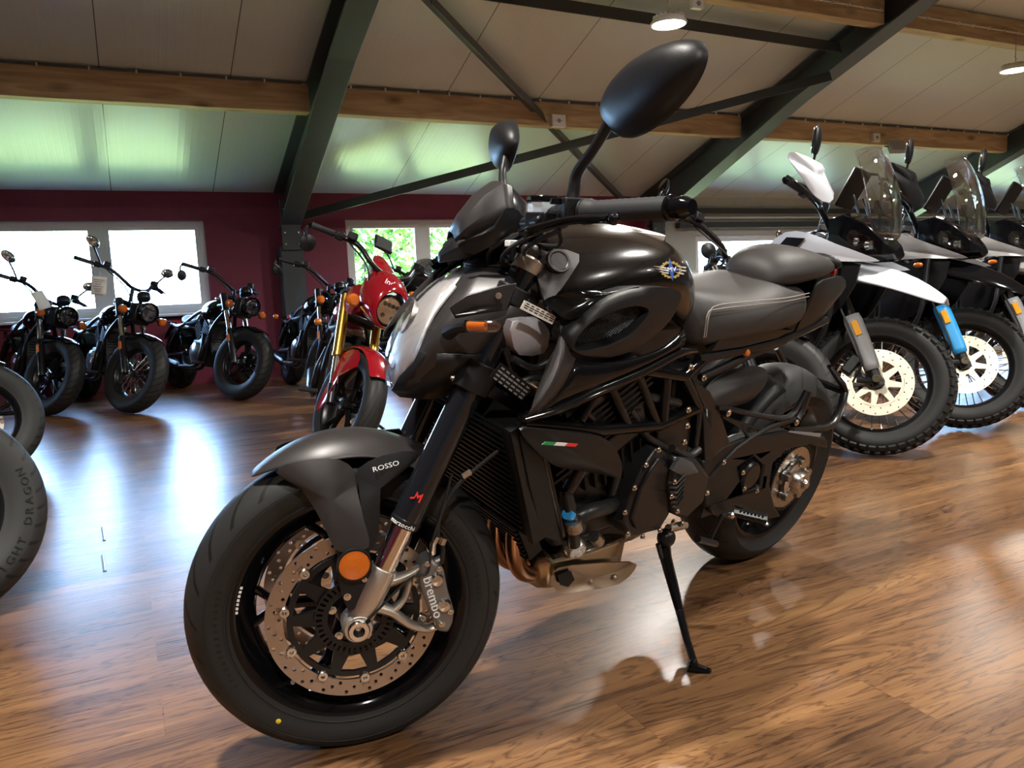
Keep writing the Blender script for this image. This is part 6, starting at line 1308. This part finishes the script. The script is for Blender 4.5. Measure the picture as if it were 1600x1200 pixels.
POSES = {'A': (-0.6, 7.32, -76, -9), 'B': (0.0, 6.9, -76, -9), 'C': (0.85, 7.05, -76, -8), 'L1': (-0.565, 2.6, -4, -8), 'L2': (-0.73, 4.8, -4, -8), 'RED': (0.93, 4.0, -103, -13), 'BAG': (1.47, 6.42, -90, -8), 'BAT': (2.3, 6.5, -98, -8), 'M2': (2.56, 2.66, -78, -9), 'M3': (6.2, 5.6, -84, -8), 'adv1': (3.13, 2.52, -78, -9), 'adv2': (4.0, 2.67, -78, -9), 'adv3': (4.85, 2.8, -78, -9), 'adv4': (5.9, 2.9, -78, -9)}
def PO(n): return POSES[n][:4]
cA = cruiser('cruiser', PO('A'), 'leftmost black cruiser under the window, white paper tag beside its round headlamp', GR, kind='cast', bz=1.03, steer=26)
cB = cruiser('cruiser', PO('B'), 'black wire-wheeled cruiser with high bars in front of the window mullion', GR, kind='wire', bz=1.12, steer=26)
cC = cruiser('cruiser', PO('C'), 'black cruiser with round bar-end mirror, beside the steel column', GR, kind='cast', bz=1.06, mirror='bar_end', steer=24)
place(cC, PO('L1'), 'nearest motorcycle at the left edge, only its lettered fat tyre in view')
place(cA, PO('L2'), 'second motorcycle at the left edge, dark fender over its front tyre, behind the nearest one')
cruiser('cruiser', PO('M2'), 'dark motorcycle behind the fuel tank of the foreground machine, round mirror above its bar end', None, kind='cast', bz=1.08, mirror='bar_end_up', steer=24)
cBag = place(cC, PO('BAG'), 'black motorcycle between the steel column and the red one, its bar end mirror hanging')
cRed = cruiser('motorcycle', PO('RED'), 'glossy red motorcycle with gold fork tubes and red nose cowl', None, kind='cast', mirror='bar_end', bz=1.13, body='red', fork='gold', fairing='cowl', R_=.31, w=.125, rim=.216, tyre='tyre_street', steer=25, bx=-.26, wide=.40)
g = G(); box(g, (-.28, -.02, 1.19), (.02, .11, .085), E3(0, -35, 0)); FRAME.append(steer_m(25, 29, .12)); dsp = mk('touch_display', g, M['satin_black'], cRed, bevel=.008); g = G(); box(g, (-.293, -.02, 1.192), (.002, .095, .07), E3(0, -35, 0)); mk('display_glass', g, M['glass'], dsp); FRAME.pop()
cBat = cruiser('cruiser', PO('BAT'), 'black touring motorcycle with wide fairing and clear windshield behind the red one', None, kind='cast', bz=1.0, fairing='batwing', steer=20)
place(cBat, PO('M3'), 'touring motorcycle at the far windows, its round screen showing behind the pillion seat')
# tyre lettering on the nearest left-hand motorcycle
L1m = pose_m(*PO('L1')) @ steer_m(24, 29, .12)
g = G(); word = 'NIGHT DRAGON'
for i, ch in enumerate(word):
    if ch == ' ': continue
    a = R(-53 + i * 6.6) ; t_ = text(ch, .030, .0012, 1.15)
    r = .262; p = V((r * math.cos(a), -.0682, .32 + r * math.sin(a))); up = V((-math.cos(a), 0, -math.sin(a))); n = V((0, -1, 0)); x = up.cross(n)
    m = Matrix((x, up, n)).transposed().to_4x4(); m.translation = p; g.merge(t_, m)
l1root = [o for o in bpy.data.objects if o.get('label', '').startswith('nearest motorcycle')][0]
ty = [o for o in l1root.children if o.name.startswith('front_tyre')][0]; ACC[ty.name] = ACC['front_tyre'] if False else steer_m(24, 29, .12) @ Matrix.Translation((0, 0, .32))
FRAME.append(steer_m(24, 29, .12)); mk('tyre_lettering', g, M['dark_void'], ty, smooth=0); FRAME.pop()
# paper tags
price_tag(pose_m(*PO('A')) @ Matrix.Translation((-.02, -.10, .93)) @ E3(20, 20, -60).to_4x4(), 'white paper tag tied to the leftmost cruiser beside its headlamp')
price_tag(pose_m(*PO('B')) @ Matrix.Translation((-.22, -.24, 1.00)) @ E3(0, 0, 90 - 20).to_4x4(), 'white paper tag hanging from the high bars of the wire-wheeled cruiser')

# ---------------------------------------------------------------- tall adventure motorcycles on the right
def adventure(pose, label, group, colour='white_paint', guard='grey_plastic', beak='white_paint', steer=27):
    root = empty('adventure_motorcycle', pose_m(*pose), label, 'motorcycle', group); F = steer_m(steer, 27, .11)
    def q(nm, g, mat, parent=None, **k): return mk(nm, g, M[mat], parent or root, **k)
    u = V((-math.sin(R(27)), 0, math.cos(R(27)))); R_ = .338; ax = V((0, 0, R_)); fk = lambda L, y, dx=0: ax + u * L + V((dx, y, 0))
    FRAME.append(F)
    wheel(root, 'front', (0, 0, R_), R_, .115, .241, 'wire', crown=.5, knob=True, disc=(.160, -1, 'disc_bright'), n=72)
    for s in (1, -1):
        y = s * .105
        g = G(); tube(g, [fk(.28, y), fk(.62, y)], .026, 16); lg = q('fork_leg', g, 'anod_black'); g = G(); tube(g, [fk(.02, y), fk(.30, y)], .020, 14); q('chrome_slider', g, 'chrome', parent=lg)
        g = G(); tube(g, [fk(-.03, y), fk(.10, y)], .027, 14); tube(g, [fk(0, y), fk(-.01, y, -.09)], [.02, .014], 10); q('fork_foot', g, 'matte_black', parent=lg)
        g = G(); rows = []
        for L, wd in ((.05, .030), (.08, .036), (.20, .040), (.30, .042), (.335, .036)): c = fk(L, y); d_ = V((math.cos(R(27)), 0, math.sin(R(27)))); rows.append([c + d_ * (wd * t) + V((0, s * (.034 - .012 * t * t), 0)) for t in (-1, -.5, 0, .5, 1)])
        sheet(g, rows); fg = q('fork_guard', g, guard, parent=lg, solid=.005, smooth=40, label='%s fork guard' % ('blue' if guard == 'blue_plastic' else 'grey'))
        g = G(); c = fk(.262, y) + V((0, s * .038, 0)); g.merge(box(G(), (0, 0, 0), (.030, .075, .006)), face_m(c, (math.cos(R(27)), 0, math.sin(R(27))), (0, s, 0))); q('fork_reflector', g, 'fork_amber', parent=lg, bevel=.004)
    g = G(); tube(g, [(0, -.145, R_), (0, .145, R_)], .012, 12); lathe(g, [(.010, .012), (.019, .012), (.019, -.004), (.010, -.004)], (0, -.14, R_), (0, -1, 0), 20, closed=True); q('front_axle', g, 'chrome')
    rows = []
    for k in range(10): a = R(50 + 75 * k / 9); rows.append([ax + V(((R_ + .028 - .03 * abs(t) ** 3) * math.cos(a), t * .075, (R_ + .028 - .03 * abs(t) ** 3) * math.sin(a))) for t in (-1, -.7, 0, .7, 1)])
    for L in (.50, .62): g = G(); g.merge(box(G(), (0, 0, 0), (.25, .06, .028)), face_m(fk(L, 0, -.01), (0, 1, 0), u)); q('yoke', g, 'satin_black', bevel=.006)
    HB_ = [(-.50, .42, 1.185), (-.44, .30, 1.19), (-.38, .20, 1.17), (-.32, .09, 1.10), (-.31, .04, 1.08)]; grip_set(q, HB_, mirror=None)
    g = G(); box(g, (-.31, 0, 1.03), (.05, .10, .10)); q('riser', g, 'satin_black', bevel=.006)
    for s in (1, -1):
        Y = lambda p: (p[0], p[1] * s, p[2])
        O = [(-.50, .47, 1.285), (-.475, .485, 1.300), (-.36, .38, 1.290), (-.345, .30, 1.270), (-.30, .26, 1.20), (-.31, .28, 1.14), (-.37, .36, 1.135), (-.43, .44, 1.20), (-.485, .475, 1.255)]
        g = G(); panel(g, [Y(p) for p in O], .028, .006, (1, .4 * s, .2), rings=4, sm=2); hg_ = q('hand_guard', g, colour if colour != 'silver_paint' else 'matte_black', smooth=60)
        g = G(); tube(g, [Y((-.495, .45, 1.19)), Y((-.44, .46, 1.15)), Y((-.36, .34, 1.12)), Y((-.36, .20, 1.15))], .010, 8, sm=4); q('guard_bracket', g, 'satin_black', parent=hg_)
        g = G(); tube(g, [Y((-.42, .27, 1.19)), Y((-.415, .30, 1.28)), Y((-.405, .33, 1.36))], .006, 8, sm=4); q('mirror_stem', g, 'satin_black')
        g = G(); ball(g, Y((-.405, .345, 1.43)), (.020, .048, .075), E3(-s * 8, 0, 0)); mi = q('mirror', g, 'matte_black'); g = G(); ball(g, Y((-.420, .345, 1.43)), (.008, .042, .068), E3(-s * 8, 0, 0)); q('mirror_glass', g, 'mirror', parent=mi)
    FRAME.pop()
    # beak and nose
    rows = []
    for x, wd, z, dr in ((-.36, .115, .940, .075), (-.22, .125, .930, .085), (-.05, .120, .895, .085), (.10, .100, .845, .075), (.20, .072, .790, .055), (.29, .026, .722, .015)): rows.append([(x, wd * t, z - dr * abs(t) ** 2.2 + (.012 if abs(t) < .45 else 0)) for t in (-1, -.75, -.45, -.2, 0, .2, .45, .75, 1)])
    g = G(); sheet(g, rows); q('beak_fender', g, beak, solid=.010, sub=1, smooth=40)
    g = G(); loft(g, [half([(x, 0, z1), (x, wd, z1 - .03), (x, wd * .9, z0 + .02), (x, 0, z0)]) for x, wd, z0, z1 in ((.06, .05, .93, .99), (.02, .10, .92, 1.04), (-.06, .13, .92, 1.12), (-.16, .135, .94, 1.17), (-.26, .10, .98, 1.16))]); ns = q('nose_fairing', g, 'black_gloss', smooth=30, bevel=.006)
    for s in (1, -1):
        g = G(); panel(g, [(.035, s * .075, .945), (-.05, s * .125, .955), (-.13, s * .140, .995), (-.12, s * .138, 1.06), (-.03, s * .112, 1.04), (.03, s * .072, .985)], .008, .004, (0.6, s, 0), sm=2); q('headlight_lens', g, 'lens', parent=ns, smooth=60)
        for x, z in ((-.03, .985), (-.085, 1.005)): g = G(); lathe(g, [(0, .012), (.020, .010), (.026, -.01), (0, -.01)], (x, s * .112, z), (1, .4 * s, 0), 20); q('headlight_unit', g, 'chrome', parent=ns)
        g = G(); panel(g, [(-.60, s * .15, .93), (-.55, s * .17, 1.00), (-.43, s * .195, 1.065), (-.30, s * .205, 1.05), (-.16, s * .20, .99), (.02, s * .165, .915), (.015, s * .16, .90), (-.17, s * .20, .905), (-.34, s * .21, .90), (-.48, s * .19, .905)], .022, .01, (0, s, 0), rings=4, sm=2); sh_ = q('tank_shroud', g, colour, smooth=60)
        g = G(); panel(g, [(-.46, s * .214, .985), (-.405, s * .218, 1.035), (-.30, s * .226, 1.020), (-.34, s * .226, .982)], .002, .004, (0, s, 0), rings=2); q('shroud_inset', g, 'satin_black', parent=sh_)
        g = G(); panel(g, [(-.20, s * .17, .90), (-.05, s * .15, .89), (-.12, s * .15, .70), (-.30, s * .15, .55), (-.42, s * .16, .62), (-.40, s * .17, .80)], .015, .01, (0, s, 0), sm=2); q('side_fairing', g, 'satin_black', smooth=60)
        g = G(); tube(g, [(-.14, s * .20, .90), (-.15, s * .235, .58), (-.32, s * .22, .38), (-.55, s * .18, .34)], .012, 10, sm=5); q('crash_bar', g, 'satin_black')
        g = G(); tube(g, [(-.20, s * .16, .86), (-.17, s * .25, .86)], .008, 8); si = q('indicator', g, 'satin_black'); g = G(); ball(g, (-.165, s * .26, .86), (.026, .016, .014)); q('indicator_lens', g, 'amber_lens', parent=si)
    rows = []
    for x, wd, z in ((.055, .095, 1.04), (.055, .120, 1.12), (.035, .140, 1.24), (-.005, .135, 1.36), (-.05, .105, 1.445), (-.075, .06, 1.478)): rows.append([(x - .09 * abs(t) ** 2, wd * t, z - .02 * abs(t) ** 4) for t in (-1, -.75, -.4, 0, .4, .75, 1)])
    g = G(); sheet(g, rows); ws_ = q('windscreen', g, 'screen', solid=.004, sub=1, smooth=70)
    g = G(); rim_ = [rows[i][0] for i in range(6)] + [rows[5][k] for k in range(1, 6)] + [rows[i][6] for i in range(5, -1, -1)]; tube(g, rim_, .0035, 6, sm=3); q('screen_edge', g, 'lens', parent=ws_)
    g = G(); box(g, (-.20, 0, 1.29), (.018, .16, .20), E3(0, 28, 0)); ds = q('dashboard', g, 'matte_black', bevel=.01); g = G(); box(g, (-.212, 0, 1.292), (.002, .14, .17), E3(0, 28, 0)); q('display', g, 'glass', parent=ds)
    g = G()
    for s in (1, -1): tube(g, [(-.02, s * .06, 1.06), (-.03, s * .06, 1.30), (-.10, s * .05, 1.34)], .007, 8, sm=3); tube(g, [(-.10, s * .05, 1.08), (-.17, s * .05, 1.25)], .007, 8)
    tube(g, [(-.03, -.08, 1.28), (-.03, .08, 1.28)], .006, 8); tube(g, [(-.02, -.08, 1.14), (-.02, .08, 1.14)], .006, 8); box(g, (-.05, 0, 1.18), (.03, .09, .06)); q('screen_mount', g, 'satin_black', bevel=.002)
    g = G(); loft(g, [half([(x, 0, z), (x, wd * .7, z - .01), (x, wd, z - .06), (x, wd * .9, .84), (x, 0, .84)]) for x, wd, z in ((-.30, .10, 1.04), (-.42, .16, 1.07), (-.58, .17, 1.03), (-.72, .12, .96))]); q('fuel_tank', g, 'matte_black', sub=1, smooth=180)
    g = G(); loft(g, [half([(x, 0, z), (x, wd * .8, z), (x, wd, z - .03), (x, wd * .9, z - .08), (x, 0, z - .08)]) for x, wd, z in ((-.70, .09, .92), (-.90, .14, .88), (-1.10, .15, .89), (-1.16, .14, .94), (-1.40, .13, .96), (-1.55, .09, .97))]); q('seat', g, 'seat', sub=1, smooth=180)
    g = G(); box(g, (-.62, 0, .46), (.40, .28, .28)); box(g, (-.50, 0, .66), (.26, .26, .22), E3(0, 20, 0)); q('engine', g, 'engine', bevel=.03)
    g = G(); box(g, (-.32, 0, .62), (.04, .30, .30), E3(0, -18, 0))
    for k in range(10): box(g, (-.29, 0, .50 + k * .025), (.008, .28, .005), E3(0, -18, 0))
    q('radiator', g, 'dark_void')
    g = G(); panel(g, [(-.40, -.12, .40), (-.36, .12, .40), (-.42, .13, .26), (-.80, .12, .20), (-.80, -.12, .20), (-.42, -.13, .26)], .01, .006); q('skid_plate', g, 'steel')
    rx = -1.52
    wheel(root, 'rear', (rx, 0, .325), .325, .15, .216, 'wire', crown=.5, knob=True)
    for s in (1, -1):
        g = G(); tube(g, [(-.9, s * .11, .42), (rx, s * .13, .325)], .026, 8); q('swingarm', g, 'satin_black')
        g = G(); tube(g, [(-.25, s * .05, .92), (-.55, s * .15, .74), (-.92, s * .14, .46)], .018, 10, sm=3); tube(g, [(-.65, s * .12, .80), (-1.6, s * .10, .88)], .014, 8); q('frame_tube', g, 'satin_black')
        g = G(); tube(g, [(-.86, s * .14, .36), (-.86, s * .25, .36)], .013, 8); q('foot_peg', g, 'grip')
    g = G(); tube(g, [(-.9, -.15, .36), (-1.15, -.17, .46), (-1.25, -.175, .52)], .022, 10, sm=3); tube(g, [(-1.22, -.175, .50), (-1.62, -.18, .66)], .055, 16); q('silencer', g, 'satin_black')
    g = G(); box(g, (-1.66, 0, .93), (.14, .16, .06)); box(g, (-1.78, 0, .74), (.02, .16, .22), E3(0, 25, 0)); q('tail_unit', g, 'matte_black', bevel=.008)
    g = G(); tube(g, [(-.80, .14, .30), (-.86, .26, .12), (-.88, .345, .056)], .011, 8); q('side_stand', g, 'satin_black')
    g = G(); tube(g, [(-.05, -.12, .34), (-.02, -.13, .46), (-.20, -.13, .80), (-.30, -.10, 1.0)], .005, 6, sm=6); q('brake_hose', g, 'hose')
    return root
GA = 'tall adventure motorcycles in a row on the right'
adventure(PO('adv1'), 'white adventure motorcycle nearest the foreground one, long pale beak, grey fork guards', GA, 'white_paint', 'grey_plastic', 'white_paint')
adventure(PO('adv2'), 'second adventure motorcycle in the row, black beak and bright blue fork guard', GA, 'silver_paint', 'blue_plastic', 'black_gloss')
a3 = adventure(PO('adv3'), 'third adventure motorcycle, silver shroud, front wheel cut by the right edge', GA, 'silver_paint', 'grey_plastic', 'silver_paint')
place(a3, PO('adv4'), 'last adventure motorcycle at the right edge, behind the silver one')
